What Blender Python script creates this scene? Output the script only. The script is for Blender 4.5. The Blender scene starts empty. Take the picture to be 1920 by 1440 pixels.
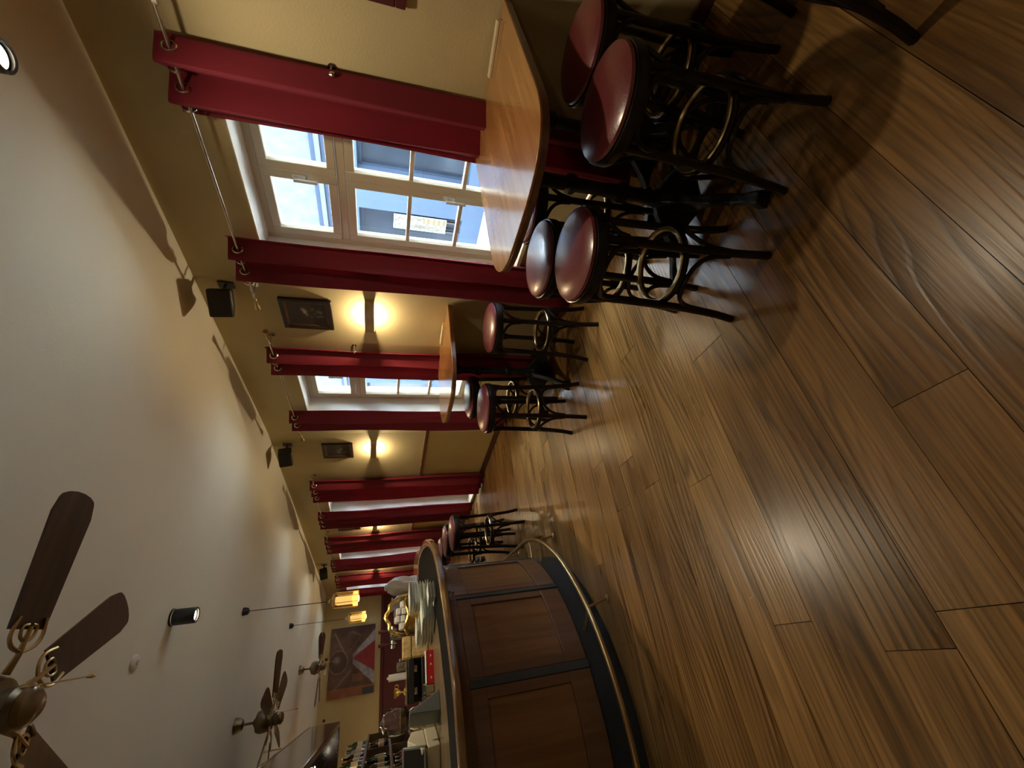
import bpy, bmesh, math, random
from mathutils import Vector, Matrix, noise

random.seed(7)
scene = bpy.context.scene
COL = scene.collection
PI = math.pi

# ------------------------------------------------------------------ camera
CAM_H = 1.45
cam_data = bpy.data.cameras.new('camera')
cam_data.sensor_fit = 'HORIZONTAL'
cam_data.sensor_width = 36.0
cam_data.lens = 783.64 / 1920 * 36.0
cam_data.clip_start = 0.02
cam = bpy.data.objects.new('camera', cam_data)
COL.objects.link(cam)
_pitch, _roll, _yaw = math.radians(16.592), math.radians(1.3217), math.radians(33.585)
_fw = Vector((0, math.cos(_pitch), -math.sin(_pitch)))
_rt = Vector((1, 0, 0))
_up = _rt.cross(_fw)
_r2 = math.cos(_roll) * _rt + math.sin(_roll) * _up
_u2 = -math.sin(_roll) * _rt + math.cos(_roll) * _up
_rz = Matrix.Rotation(-_yaw, 3, 'Z')
_fw, _r2, _u2 = _rz @ _fw, _rz @ _r2, _rz @ _u2
# the phone was held on its side: the picture's right is the room's down
_m = Matrix((-_u2, _r2, -_fw)).transposed().to_4x4()
_m.translation = Vector((0, 0, CAM_H))
cam.matrix_world = _m
scene.camera = cam

# ------------------------------------------------------------------ light and exposure
SKY = 20.0
SCONCE_W = 27.0
SPOT_W = 56.0
PENDANT_W = 1.2
world = bpy.data.worlds.new('sky')
scene.world = world
world.use_nodes = True
_bg = world.node_tree.nodes['Background']
_bg.inputs['Color'].default_value = (0.70, 0.86, 1.0, 1)
_bg.inputs['Strength'].default_value = SKY
scene.view_settings.view_transform = 'Standard'
scene.view_settings.look = 'None'
scene.view_settings.gamma = 1.0
scene.view_settings.use_curve_mapping = False
scene.view_settings.exposure = 0.62
scene.cycles.use_denoising = True
scene.cycles.max_bounces = 10
scene.cycles.diffuse_bounces = 6
scene.cycles.transparent_max_bounces = 12
scene.cycles.sample_clamp_indirect = 6.0
scene.cycles.caustics_reflective = False
scene.cycles.caustics_refractive = False
WARM = (1.0, 0.80, 0.50)


# ------------------------------------------------------------------ materials
def nodes_of(m):
    m.use_nodes = True
    nt = m.node_tree
    return nt, nt.nodes, nt.links, nt.nodes['Principled BSDF']


def mat(name, col, rough=0.5, metal=0.0, coat=0.0, var=0.0, vscale=6.0, bump=0.0, bscale=60.0,
        spec=0.5, sheen=0.0, emit=None, estr=0.0, stretch=None, trans=0.0, coat_rough=0.1):
    m = bpy.data.materials.new(name)
    nt, N, L, P = nodes_of(m)
    P.inputs['Base Color'].default_value = (*col, 1)
    P.inputs['Roughness'].default_value = rough
    P.inputs['Metallic'].default_value = metal
    P.inputs['Coat Weight'].default_value = coat
    P.inputs['Coat Roughness'].default_value = coat_rough
    P.inputs['Specular IOR Level'].default_value = spec
    P.inputs['Sheen Weight'].default_value = sheen
    P.inputs['Transmission Weight'].default_value = trans
    if emit:
        P.inputs['Emission Color'].default_value = (*emit, 1)
        P.inputs['Emission Strength'].default_value = estr
    if var > 0 or bump > 0:
        tc = N.new('ShaderNodeTexCoord')
        mp = N.new('ShaderNodeMapping')
        L.new(tc.outputs['Object'], mp.inputs['Vector'])
        if stretch:
            mp.inputs['Scale'].default_value = stretch
    if var > 0:
        nz = N.new('ShaderNodeTexNoise')
        nz.inputs['Scale'].default_value = vscale
        nz.inputs['Detail'].default_value = 5
        L.new(mp.outputs['Vector'], nz.inputs['Vector'])
        rp = N.new('ShaderNodeValToRGB')
        e = rp.color_ramp.elements
        e[0].position, e[1].position = 0.3, 0.7
        e[0].color = (*[c * (1 - var) for c in col], 1)
        e[1].color = (*[min(1, c * (1 + var)) for c in col], 1)
        L.new(nz.outputs['Fac'], rp.inputs['Fac'])
        L.new(rp.outputs['Color'], P.inputs['Base Color'])
    if bump > 0:
        nb = N.new('ShaderNodeTexNoise')
        nb.inputs['Scale'].default_value = bscale
        nb.inputs['Detail'].default_value = 3
        L.new(mp.outputs['Vector'], nb.inputs['Vector'])
        bp = N.new('ShaderNodeBump')
        bp.inputs['Strength'].default_value = bump
        bp.inputs['Distance'].default_value = 0.01
        L.new(nb.outputs['Fac'], bp.inputs['Height'])
        L.new(bp.outputs['Normal'], P.inputs['Normal'])
    return m


def wood_mat(name, dark, light, rough=0.35, coat=0.3, axis='X', scale=1.0, fine=0.5):
    """long grain along the given object axis"""
    m = bpy.data.materials.new(name)
    nt, N, L, P = nodes_of(m)
    tc = N.new('ShaderNodeTexCoord')
    mp = N.new('ShaderNodeMapping')
    s = {'X': (0.7, 9, 9), 'Y': (9, 0.7, 9), 'Z': (9, 9, 0.7)}[axis]
    mp.inputs['Scale'].default_value = [v * scale for v in s]
    L.new(tc.outputs['Object'], mp.inputs['Vector'])
    nz = N.new('ShaderNodeTexNoise')
    nz.inputs['Scale'].default_value = 2.2
    nz.inputs['Detail'].default_value = 6
    nz.inputs['Distortion'].default_value = 0.8
    L.new(mp.outputs['Vector'], nz.inputs['Vector'])
    rp = N.new('ShaderNodeValToRGB')
    e = rp.color_ramp.elements
    e[0].position, e[1].position = 0.32, 0.68
    e[0].color, e[1].color = (*dark, 1), (*light, 1)
    L.new(nz.outputs['Fac'], rp.inputs['Fac'])
    L.new(rp.outputs['Color'], P.inputs['Base Color'])
    P.inputs['Roughness'].default_value = rough
    P.inputs['Coat Weight'].default_value = coat
    P.inputs['Coat Roughness'].default_value = 0.12
    return m


def floor_mat():
    m = bpy.data.materials.new('pine_boards')
    nt, N, L, P = nodes_of(m)
    geo = N.new('ShaderNodeNewGeometry')
    oi = N.new('ShaderNodeObjectInfo')
    mul = N.new('ShaderNodeMath'); mul.operation = 'MULTIPLY'; mul.inputs[1].default_value = 37.0
    L.new(oi.outputs['Random'], mul.inputs[0])
    cmb = N.new('ShaderNodeCombineXYZ')
    L.new(mul.outputs[0], cmb.inputs['X']); L.new(mul.outputs[0], cmb.inputs['Z'])
    add = N.new('ShaderNodeVectorMath'); add.operation = 'ADD'
    L.new(geo.outputs['Position'], add.inputs[0]); L.new(cmb.outputs[0], add.inputs[1])
    # slow wander of the grain
    m1 = N.new('ShaderNodeMapping'); m1.inputs['Scale'].default_value = (0.55, 4.2, 1.0)
    L.new(add.outputs[0], m1.inputs['Vector'])
    n1 = N.new('ShaderNodeTexNoise'); n1.inputs['Scale'].default_value = 0.9; n1.inputs['Detail'].default_value = 1.5
    L.new(m1.outputs[0], n1.inputs['Vector'])
    # ring coordinate
    sep = N.new('ShaderNodeSeparateXYZ'); L.new(add.outputs[0], sep.inputs[0])
    a = N.new('ShaderNodeMath'); a.operation = 'MULTIPLY'; a.inputs[1].default_value = 9.0
    L.new(sep.outputs['Y'], a.inputs[0])
    b = N.new('ShaderNodeMath'); b.operation = 'MULTIPLY'; b.inputs[1].default_value = 4.4
    L.new(n1.outputs['Fac'], b.inputs[0])
    c = N.new('ShaderNodeMath'); c.operation = 'ADD'
    L.new(a.outputs[0], c.inputs[0]); L.new(b.outputs[0], c.inputs[1])
    d = N.new('ShaderNodeMath'); d.operation = 'MULTIPLY'; d.inputs[1].default_value = 3.0
    L.new(c.outputs[0], d.inputs[0])
    fr = N.new('ShaderNodeMath'); fr.operation = 'FRACT'
    L.new(d.outputs[0], fr.inputs[0])
    ring = N.new('ShaderNodeValToRGB')
    e = ring.color_ramp.elements
    e[0].position, e[0].color = 0.0, (0.12, 0.10, 0.08, 1)
    e[1].position, e[1].color = 1.0, (0.12, 0.10, 0.08, 1)
    q = ring.color_ramp.elements.new(0.18); q.color = (1, 1, 1, 1)
    q = ring.color_ramp.elements.new(0.62); q.color = (0.8, 0.8, 0.8, 1)
    L.new(fr.outputs[0], ring.inputs['Fac'])
    # fine fibres
    m2 = N.new('ShaderNodeMapping'); m2.inputs['Scale'].default_value = (2.5, 95.0, 1.0)
    L.new(add.outputs[0], m2.inputs['Vector'])
    n2 = N.new('ShaderNodeTexNoise'); n2.inputs['Scale'].default_value = 1.0; n2.inputs['Detail'].default_value = 4
    L.new(m2.outputs[0], n2.inputs['Vector'])
    # broad tone and worn patches
    m3 = N.new('ShaderNodeMapping'); m3.inputs['Scale'].default_value = (0.9, 4.0, 1.0)
    L.new(add.outputs[0], m3.inputs['Vector'])
    n3 = N.new('ShaderNodeTexNoise'); n3.inputs['Scale'].default_value = 1.4; n3.inputs['Detail'].default_value = 3
    L.new(m3.outputs[0], n3.inputs['Vector'])
    # knots
    m4 = N.new('ShaderNodeMapping'); m4.inputs['Scale'].default_value = (1.6, 3.6, 0.0)
    L.new(add.outputs[0], m4.inputs['Vector'])
    vo = N.new('ShaderNodeTexVoronoi'); vo.inputs['Scale'].default_value = 0.75
    L.new(m4.outputs[0], vo.inputs['Vector'])
    kn = N.new('ShaderNodeMapRange'); kn.inputs['From Min'].default_value = 0.015; kn.inputs['From Max'].default_value = 0.055
    kn.inputs['To Min'].default_value = 0.25; kn.inputs['To Max'].default_value = 1.0
    L.new(vo.outputs['Distance'], kn.inputs['Value'])
    base = N.new('ShaderNodeValToRGB')
    e = base.color_ramp.elements
    e[0].position, e[0].color = 0.25, (0.180, 0.087, 0.024, 1)
    e[1].position, e[1].color = 0.75, (0.390, 0.208, 0.064, 1)
    mixv = N.new('ShaderNodeMath'); mixv.operation = 'MULTIPLY_ADD'
    L.new(oi.outputs['Random'], mixv.inputs[0]); mixv.inputs[1].default_value = 0.28
    L.new(n3.outputs['Fac'], mixv.inputs[2])
    sub = N.new('ShaderNodeMath'); sub.operation = 'SUBTRACT'; sub.inputs[1].default_value = 0.13
    L.new(mixv.outputs[0], sub.inputs[0]); L.new(sub.outputs[0], base.inputs['Fac'])

    def mult(c1, val, fac):
        mx = N.new('ShaderNodeMixRGB'); mx.blend_type = 'MULTIPLY'; mx.inputs['Fac'].default_value = fac
        L.new(c1, mx.inputs['Color1']); L.new(val, mx.inputs['Color2'])
        return mx.outputs['Color']
    col = mult(base.outputs['Color'], ring.outputs['Color'], 0.5)
    rf = N.new('ShaderNodeMapRange'); rf.inputs['From Min'].default_value = 0.42; rf.inputs['From Max'].default_value = 0.62
    rf.inputs['To Min'].default_value = 0.22; rf.inputs['To Max'].default_value = 0.85
    m5 = N.new('ShaderNodeMapping'); m5.inputs['Scale'].default_value = (0.35, 2.2, 1.0); m5.inputs['Location'].default_value = (7, 3, 1)
    L.new(add.outputs[0], m5.inputs['Vector'])
    n5 = N.new('ShaderNodeTexNoise'); n5.inputs['Scale'].default_value = 1.6; n5.inputs['Detail'].default_value = 2
    L.new(m5.outputs[0], n5.inputs['Vector']); L.new(n5.outputs['Fac'], rf.inputs['Value'])
    L.new(rf.outputs[0], col.node.inputs['Fac'])
    fib = N.new('ShaderNodeMapRange'); fib.inputs['From Min'].default_value = 0.3; fib.inputs['From Max'].default_value = 0.7
    fib.inputs['To Min'].default_value = 0.5; fib.inputs['To Max'].default_value = 1.25
    L.new(n2.outputs['Fac'], fib.inputs['Value'])
    col = mult(col, fib.outputs[0], 0.9)
    col = mult(col, kn.outputs[0], 0.85)
    L.new(col, P.inputs['Base Color'])
    rr = N.new('ShaderNodeMapRange'); rr.inputs['To Min'].default_value = 0.21; rr.inputs['To Max'].default_value = 0.38
    L.new(n3.outputs['Fac'], rr.inputs['Value']); L.new(rr.outputs[0], P.inputs['Roughness'])
    bp = N.new('ShaderNodeBump'); bp.inputs['Strength'].default_value = 0.09; bp.inputs['Distance'].default_value = 0.004
    bs = N.new('ShaderNodeMath'); bs.operation = 'ADD'
    L.new(ring.outputs['Color'], bs.inputs[0]); L.new(n2.outputs['Fac'], bs.inputs[1])
    L.new(bs.outputs[0], bp.inputs['Height']); L.new(bp.outputs['Normal'], P.inputs['Normal'])
    P.inputs['Specular IOR Level'].default_value = 0.5
    return m


def glass_mat(name, tint=(1, 1, 1), refl=0.07):
    m = bpy.data.materials.new(name)
    m.use_nodes = True
    N, L = m.node_tree.nodes, m.node_tree.links
    N.clear()
    out = N.new('ShaderNodeOutputMaterial')
    tr = N.new('ShaderNodeBsdfTransparent'); tr.inputs['Color'].default_value = (*tint, 1)
    gl = N.new('ShaderNodeBsdfGlossy'); gl.inputs['Roughness'].default_value = 0.02
    lw = N.new('ShaderNodeLayerWeight'); lw.inputs['Blend'].default_value = 0.12
    mul = N.new('ShaderNodeMath'); mul.operation = 'ADD'; mul.inputs[1].default_value = refl * 0.5
    L.new(lw.outputs['Fresnel'], mul.inputs[0])
    mx = N.new('ShaderNodeMixShader')
    L.new(mul.outputs[0], mx.inputs['Fac']); L.new(tr.outputs[0], mx.inputs[1]); L.new(gl.outputs[0], mx.inputs[2])
    L.new(mx.outputs[0], out.inputs['Surface'])
    return m


def attr_mat(name, rough=0.6, emit=0.0):
    m = bpy.data.materials.new(name)
    nt, N, L, P = nodes_of(m)
    at = N.new('ShaderNodeAttribute'); at.attribute_name = 'print'
    L.new(at.outputs['Color'], P.inputs['Base Color'])
    P.inputs['Roughness'].default_value = rough
    if emit:
        L.new(at.outputs['Color'], P.inputs['Emission Color'])
        P.inputs['Emission Strength'].default_value = emit
    return m


def emit_mat(name, col, s):
    m = bpy.data.materials.new(name)
    nt, N, L, P = nodes_of(m)
    P.inputs['Base Color'].default_value = (*col, 1)
    P.inputs['Emission Color'].default_value = (*col, 1)
    P.inputs['Emission Strength'].default_value = s
    return m


def curtain_mat():
    m = bpy.data.materials.new('burgundy_velvet')
    nt, N, L, P = nodes_of(m)
    out = N['Material Output']
    P.inputs['Base Color'].default_value = (0.200, 0.010, 0.022, 1)
    P.inputs['Roughness'].default_value = 0.75
    P.inputs['Sheen Weight'].default_value = 0.25
    P.inputs['Sheen Tint'].default_value = (0.9, 0.15, 0.25, 1)
    tr = N.new('ShaderNodeBsdfTranslucent'); tr.inputs['Color'].default_value = (0.45, 0.015, 0.06, 1)
    mx = N.new('ShaderNodeMixShader'); mx.inputs['Fac'].default_value = 0.26
    L.new(P.outputs[0], mx.inputs[1]); L.new(tr.outputs[0], mx.inputs[2]); L.new(mx.outputs[0], out.inputs['Surface'])
    return m


M = {
    'wall': mat('cream_plaster', (0.55, 0.455, 0.245), 0.85, var=0.05, vscale=2.5, bump=0.10, bscale=90),
    'ochre': mat('ochre_dado', (0.53, 0.38, 0.135), 0.75, var=0.06, vscale=3),
    'ceil': mat('ceiling_plaster', (0.78, 0.735, 0.60), 0.9, var=0.03, vscale=1.5, bump=0.08, bscale=70),
    'floor': floor_mat(),
    'sub': mat('dark_subfloor', (0.03, 0.015, 0.008), 0.9, var=0.1),
    'base': wood_mat('baseboard_brown', (0.06, 0.022, 0.012), (0.11, 0.045, 0.022), 0.4, 0.2, 'Y'),
    'redpanel': mat('dark_red_panel', (0.085, 0.010, 0.014), 0.45, var=0.15, vscale=3),
    'reveal': mat('white_reveal', (0.84, 0.83, 0.77), 0.8, var=0.03),
    'frame': mat('cream_window_paint', (0.66, 0.57, 0.40), 0.35, var=0.03, vscale=3, coat=0.15),
    'glass': glass_mat('window_glass'),
    'curtain': curtain_mat(),
    'chrome': mat('brushed_nickel', (0.62, 0.60, 0.55), 0.25, 1.0, var=0.05),
    'brass': mat('polished_brass', (0.88, 0.70, 0.36), 0.26, 1.0, var=0.06, vscale=9),
    'oldbrass': mat('worn_brass', (0.50, 0.38, 0.19), 0.32, 1.0, var=0.15, vscale=12),
    'stool': mat('dark_bentwood', (0.009, 0.0055, 0.0045), 0.30, var=0.35, vscale=14, coat=0.12, spec=0.3),
    'vinyl': mat('oxblood_vinyl', (0.165, 0.026, 0.030), 0.36, var=0.12, vscale=9, bump=0.10, bscale=120, coat=0.7, coat_rough=0.22),
    'ttop': wood_mat('honey_tabletop', (0.36, 0.155, 0.040), (0.52, 0.255, 0.080), 0.22, 0.6, 'X'),
    'tedge': wood_mat('tabletop_edge', (0.13, 0.05, 0.022), (0.2, 0.085, 0.035), 0.35, 0.3, 'X'),
    'iron': mat('black_cast_iron', (0.013, 0.015, 0.015), 0.5, 0.3, var=0.3, vscale=20, bump=0.25, bscale=70),
    'black': mat('black_plastic', (0.012, 0.012, 0.012), 0.45, var=0.15),
    'grille': mat('speaker_grille', (0.016, 0.016, 0.017), 0.7, bump=0.3, bscale=300),
    'barwood': wood_mat('bar_veneer', (0.135, 0.062, 0.024), (0.220, 0.106, 0.042), 0.35, 0.35, 'Z', 0.8),
    'barframe': wood_mat('bar_frame_wood', (0.105, 0.050, 0.026), (0.165, 0.080, 0.040), 0.4, 0.3, 'Z', 0.8),
    'barrail': wood_mat('bar_rim_wood', (0.16, 0.085, 0.034), (0.27, 0.15, 0.06), 0.25, 0.7, 'X', 0.6),
    'kick': mat('charcoal_plinth', (0.016, 0.022, 0.028), 0.45, var=0.2, vscale=4),
    'pil': mat('slate_pilaster', (0.045, 0.052, 0.056), 0.4, var=0.15),
    'bartop': mat('black_bar_inset', (0.006, 0.006, 0.006), 0.8, var=0.2, spec=0.1),
    'barinner': wood_mat('inner_counter', (0.10, 0.07, 0.035), (0.2, 0.14, 0.07), 0.35, 0.3, 'X'),
    'blade': wood_mat('fan_blade_walnut', (0.035, 0.015, 0.008), (0.075, 0.034, 0.016), 0.4, 0.2, 'X'),
    'sconce': mat('sconce_clay', (0.40, 0.29, 0.155), 0.6, var=0.12, vscale=12),
    'bulb': emit_mat('warm_bulb', (1.0, 0.75, 0.36), 22.0),
    'spotbulb': emit_mat('spot_lens', (1.0, 0.86, 0.62), 30.0),
    'fanmetal': mat('antique_fan_metal', (0.20, 0.165, 0.11), 0.38, 0.8, var=0.2, vscale=9),
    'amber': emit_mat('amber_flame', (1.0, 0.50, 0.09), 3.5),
    'chimney': emit_mat('lit_amber_chimney', (1.0, 0.66, 0.27), 0.75),
    'lglass': glass_mat('lantern_glass', (1.0, 0.93, 0.76), 0.2),
    'cglass': glass_mat('clear_glass', (0.94, 0.97, 0.95), 0.2),
    'white': mat('white_plastic', (0.75, 0.74, 0.70), 0.5, var=0.03),
    'porcelain': mat('white_porcelain', (0.72, 0.76, 0.68), 0.3, var=0.04),
    'paper': mat('cream_paper', (0.66, 0.57, 0.36), 0.8, var=0.05),
    'wicker': mat('tan_wicker', (0.50, 0.36, 0.15), 0.7, var=0.3, vscale=40, bump=0.4, bscale=120),
    'gold': mat('gold_foil', (0.70, 0.48, 0.14), 0.25, 1.0, var=0.25, vscale=30, bump=0.3, bscale=50),
    'steel': mat('stainless_steel', (0.55, 0.55, 0.53), 0.22, 1.0, var=0.05),
    'red': mat('red_carton', (0.50, 0.015, 0.02), 0.4, var=0.1),
    'beige': mat('beige_plastic', (0.55, 0.51, 0.38), 0.5, var=0.04),
    'screen': mat('dark_screen', (0.016, 0.012, 0.010), 0.15, var=0.2),
    'greyplast': mat('grey_plastic', (0.12, 0.14, 0.14), 0.4, var=0.06),
    'bag': mat('pale_film_bag', (0.70, 0.76, 0.84), 0.35, var=0.06, bump=0.3, bscale=14),
    'cab': wood_mat('dark_cabinet', (0.028, 0.014, 0.008), (0.06, 0.03, 0.016), 0.18, 0.7, 'Y'),
    'shelfwood': wood_mat('backbar_shelf', (0.09, 0.05, 0.022), (0.17, 0.095, 0.042), 0.35, 0.3, 'Y'),
    'print': attr_mat('canvas_print', 0.55),
    'poster': attr_mat('lit_poster', 0.6, 3.0),
    'darkframe': wood_mat('ebony_frame', (0.010, 0.006, 0.005), (0.024, 0.014, 0.010), 0.35, 0.2, 'Y'),
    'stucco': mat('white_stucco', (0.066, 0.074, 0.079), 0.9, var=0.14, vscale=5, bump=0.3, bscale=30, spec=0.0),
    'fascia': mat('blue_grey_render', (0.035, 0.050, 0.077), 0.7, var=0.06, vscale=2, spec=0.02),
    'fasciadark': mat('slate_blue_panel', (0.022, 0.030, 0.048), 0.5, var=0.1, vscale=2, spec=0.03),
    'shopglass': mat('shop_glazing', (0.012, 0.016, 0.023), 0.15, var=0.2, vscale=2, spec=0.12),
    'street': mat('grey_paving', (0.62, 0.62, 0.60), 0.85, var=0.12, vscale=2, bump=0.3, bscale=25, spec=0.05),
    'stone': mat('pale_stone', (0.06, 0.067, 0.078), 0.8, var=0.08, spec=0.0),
}
BOT = {
    'green': mat('green_bottle_glass', (0.02, 0.07, 0.025), 0.08, var=0.1, coat=0.5),
    'amber': mat('amber_bottle_glass', (0.16, 0.05, 0.012), 0.08, var=0.1, coat=0.5),
    'clear': mat('clear_bottle_glass', (0.42, 0.42, 0.38), 0.06, var=0.1, coat=0.6),
    'dark': mat('dark_bottle_glass', (0.014, 0.012, 0.012), 0.08, var=0.1, coat=0.6),
    'red': mat('red_liqueur_glass', (0.26, 0.03, 0.015), 0.08, var=0.1, coat=0.6),
}


# ------------------------------------------------------------------ mesh helpers
class MB:
    def __init__(self):
        self.v, self.f = [], []

    def add(self, vs, fs):
        o = len(self.v)
        self.v += [tuple(p) for p in vs]
        self.f += [tuple(i + o for i in f) for f in fs]
        return self

    def box(self, x0, x1, y0, y1, z0, z1, T=None):
        vs = [Vector(p) for p in ((x0, y0, z0), (x1, y0, z0), (x1, y1, z0), (x0, y1, z0),
                                  (x0, y0, z1), (x1, y0, z1), (x1, y1, z1), (x0, y1, z1))]
        if T:
            vs = [T @ p for p in vs]
        return self.add(vs, [(0, 3, 2, 1), (4, 5, 6, 7), (0, 1, 5, 4), (1, 2, 6, 5), (2, 3, 7, 6), (3, 0, 4, 7)])

    def prism(self, poly, z0, z1, T=None):
        n = len(poly)
        vs = [Vector((p[0], p[1], z0)) for p in poly] + [Vector((p[0], p[1], z1)) for p in poly]
        if T:
            vs = [T @ p for p in vs]
        fs = [tuple(reversed(range(n))), tuple(range(n, 2 * n))]
        fs += [(i, (i + 1) % n, n + (i + 1) % n, n + i) for i in range(n)]
        return self.add(vs, fs)

    def lathe(self, prof, seg=20, T=None, a0=0.0, caps=True):
        """prof: list of (r, z) bottom to top"""
        vs, fs = [], []
        for r, z in prof:
            for i in range(seg):
                a = a0 + 2 * PI * i / seg
                vs.append(Vector((r * math.cos(a), r * math.sin(a), z)))
        for k in range(len(prof) - 1):
            for i in range(seg):
                j = (i + 1) % seg
                fs.append((k * seg + i, k * seg + j, (k + 1) * seg + j, (k + 1) * seg + i))
        if caps:
            fs.append(tuple(reversed(range(seg))))
            fs.append(tuple(range((len(prof) - 1) * seg, len(prof) * seg)))
        if T:
            vs = [T @ p for p in vs]
        return self.add(vs, fs)

    def tube(self, path, r, seg=8, closed=False, up=None):
        P = [Vector(p) for p in path]
        n = len(P)
        rad = r if isinstance(r, (list, tuple)) else [r] * n
        prev = None
        vs, fs = [], []
        for i in range(n):
            if closed:
                t = (P[(i + 1) % n] - P[i - 1]).normalized()
            else:
                t = (P[min(i + 1, n - 1)] - P[max(i - 1, 0)]).normalized()
            if prev is None:
                a = Vector(up) if up else (Vector((0, 0, 1)) if abs(t.z) < 0.9 else Vector((1, 0, 0)))
                u = (a - t * a.dot(t)).normalized()
            else:
                u = (prev - t * prev.dot(t)).normalized()
            prev = u
            w = t.cross(u)
            for k in range(seg):
                a = 2 * PI * k / seg
                vs.append(P[i] + rad[i] * (math.cos(a) * u + math.sin(a) * w))
        m = n if closed else n - 1
        for i in range(m):
            for k in range(seg):
                a, b = i * seg, ((i + 1) % n) * seg
                fs.append((a + k, a + (k + 1) % seg, b + (k + 1) % seg, b + k))
        if not closed:
            fs.append(tuple(reversed(range(seg))))
            fs.append(tuple(range((n - 1) * seg, n * seg)))
        return self.add(vs, fs)

    def rod(self, a, b, r, seg=10):
        return self.tube([a, b], r, seg)

    def torus(self, c, R, r, axis='Z', seg=24, sub=8):
        pts = []
        for i in range(seg):
            a = 2 * PI * i / seg
            x, y = R * math.cos(a), R * math.sin(a)
            o = {'Z': (x, y, 0), 'Y': (x, 0, y), 'X': (0, x, y)}[axis]
            pts.append(Vector(c) + Vector(o))
        return self.tube(pts, r, sub, closed=True)

    def mesh(self, name, m, smooth=True, ang=35):
        me = bpy.data.meshes.new(name)
        me.from_pydata(self.v, [], self.f)
        me.materials.append(m)
        bm = bmesh.new()
        bm.from_mesh(me)
        bmesh.ops.recalc_face_normals(bm, faces=bm.faces)
        bm.to_mesh(me)
        bm.free()
        if smooth:
            me.polygons.foreach_set('use_smooth', [True] * len(me.polygons))
            me.set_sharp_from_angle(angle=math.radians(ang))
        return me

    def build(self, name, m, parent=None, bevel=0.0, smooth=True, loc=None):
        o = bpy.data.objects.new(name, self.mesh(name, m, smooth))
        COL.objects.link(o)
        if parent:
            o.parent = parent
        if loc:
            o.location = loc
        if bevel:
            b = o.modifiers.new('bevel', 'BEVEL')
            b.width = bevel
            b.segments = 2
            b.limit_method = 'ANGLE'
            b.angle_limit = math.radians(40)
        return o


def tag(o, label=None, cat=None, group=None, kind=None):
    if label:
        o['label'] = label
    if cat:
        o['category'] = cat
    if group:
        o['group'] = group
    if kind:
        o['kind'] = kind
    return o


def empty(name, loc=(0, 0, 0), rz=0.0, label=None, cat=None, group=None, kind=None):
    o = bpy.data.objects.new(name, None)
    COL.objects.link(o)
    o.location = loc
    o.rotation_euler = (0, 0, rz)
    o.empty_display_size = 0.1
    return tag(o, label, cat, group, kind)


def copy_tree(o, parent=None):
    c = o.copy()
    COL.objects.link(c)
    if parent:
        c.parent = parent
    for ch in list(o.children):
        copy_tree(ch, c)
    return c


def kids(name, mesh, parent):
    o = bpy.data.objects.new(name, mesh)
    COL.objects.link(o)
    o.parent = parent
    return o


def lamp(name, kind, loc, energy, col, parent=None, size=0.03, spot=None, blend=0.5, rot=None):
    d = bpy.data.lights.new(name, kind)
    d.energy = energy
    d.color = col
    d.shadow_soft_size = size
    if kind == 'SPOT':
        d.spot_size = math.radians(spot)
        d.spot_blend = blend
    o = bpy.data.objects.new(name, d)
    COL.objects.link(o)
    o.location = loc
    if rot:
        o.rotation_euler = rot
    if parent:
        o.parent = parent
    return o


def TR(loc=(0, 0, 0), rz=0.0, rx=0.0, ry=0.0, s=1.0):
    return Matrix.Translation(loc) @ Matrix.Rotation(rz, 4, 'Z') @ Matrix.Rotation(ry, 4, 'Y') @ Matrix.Rotation(rx, 4, 'X') @ Matrix.Scale(s, 4)


def smooth_poly(pts, n=6, closed=False):
    P = [Vector(p) for p in pts]
    out = []
    m = len(P)
    rng = range(m if closed else m - 1)
    for i in rng:
        p0 = P[(i - 1) % m] if closed or i > 0 else P[i]
        p1, p2 = P[i], P[(i + 1) % m]
        p3 = P[(i + 2) % m] if closed or i + 2 < m else P[(i + 1) % m]
        for k in range(n):
            t = k / n
            out.append(0.5 * ((2 * p1) + (p2 - p0) * t + (2 * p0 - 5 * p1 + 4 * p2 - p3) * t * t + (3 * p1 - p0 - 3 * p2 + p3) * t ** 3))
    if not closed:
        out.append(P[-1])
    return out


def print_canvas(name, w, h, fn, m, parent, nu=48, nv=48, T=None):
    """flat printed sheet in the local YZ plane facing -X; fn(u, v) -> rgb, u to the right, v up"""
    vs, fs, cols = [], [], []
    for j in range(nv + 1):
        for i in range(nu + 1):
            u, v = i / nu, j / nv
            p = Vector((0, (0.5 - u) * w, (v - 0.5) * h))
            vs.append(T @ p if T else p)
            cols.append(fn(u, v))
    for j in range(nv):
        for i in range(nu):
            a = j * (nu + 1) + i
            fs.append((a, a + nu + 1, a + nu + 2, a + 1))
    me = bpy.data.meshes.new(name)
    me.from_pydata([tuple(p) for p in vs], [], fs)
    me.materials.append(m)
    at = me.color_attributes.new('print', 'FLOAT_COLOR', 'POINT')
    flat = []
    for c in cols:
        flat += [c[0], c[1], c[2], 1.0]
    at.data.foreach_set('color', flat)
    o = bpy.data.objects.new(name, me)
    COL.objects.link(o)
    if parent:
        o.parent = parent
    return o


# ------------------------------------------------------------------ room layout
XA = 2.456                     # window wall, near run (plane x = XA)
YB = 4.85                      # where the window wall bends
TH = math.radians(6.199)
dA, nA = Vector((0, 1, 0)), Vector((1, 0, 0))
dB, nB = Vector((-math.sin(TH), math.cos(TH), 0)), Vector((math.cos(TH), math.sin(TH), 0))
PB = Vector((XA, YB, 0))
LB = 7.2
CORNER = PB + dB * LB
aW = math.radians(60.586 + 33.585)
dW = -Vector((math.sin(aW), math.cos(aW), 0))      # along the back wall, away from the corner
nW = Vector((-dW.y, dW.x, 0))
if nW.y < 0:
    nW = -nW
ZC = 2.75
Y0 = -1.9
XL = -2.6
LW = 4.6


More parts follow.
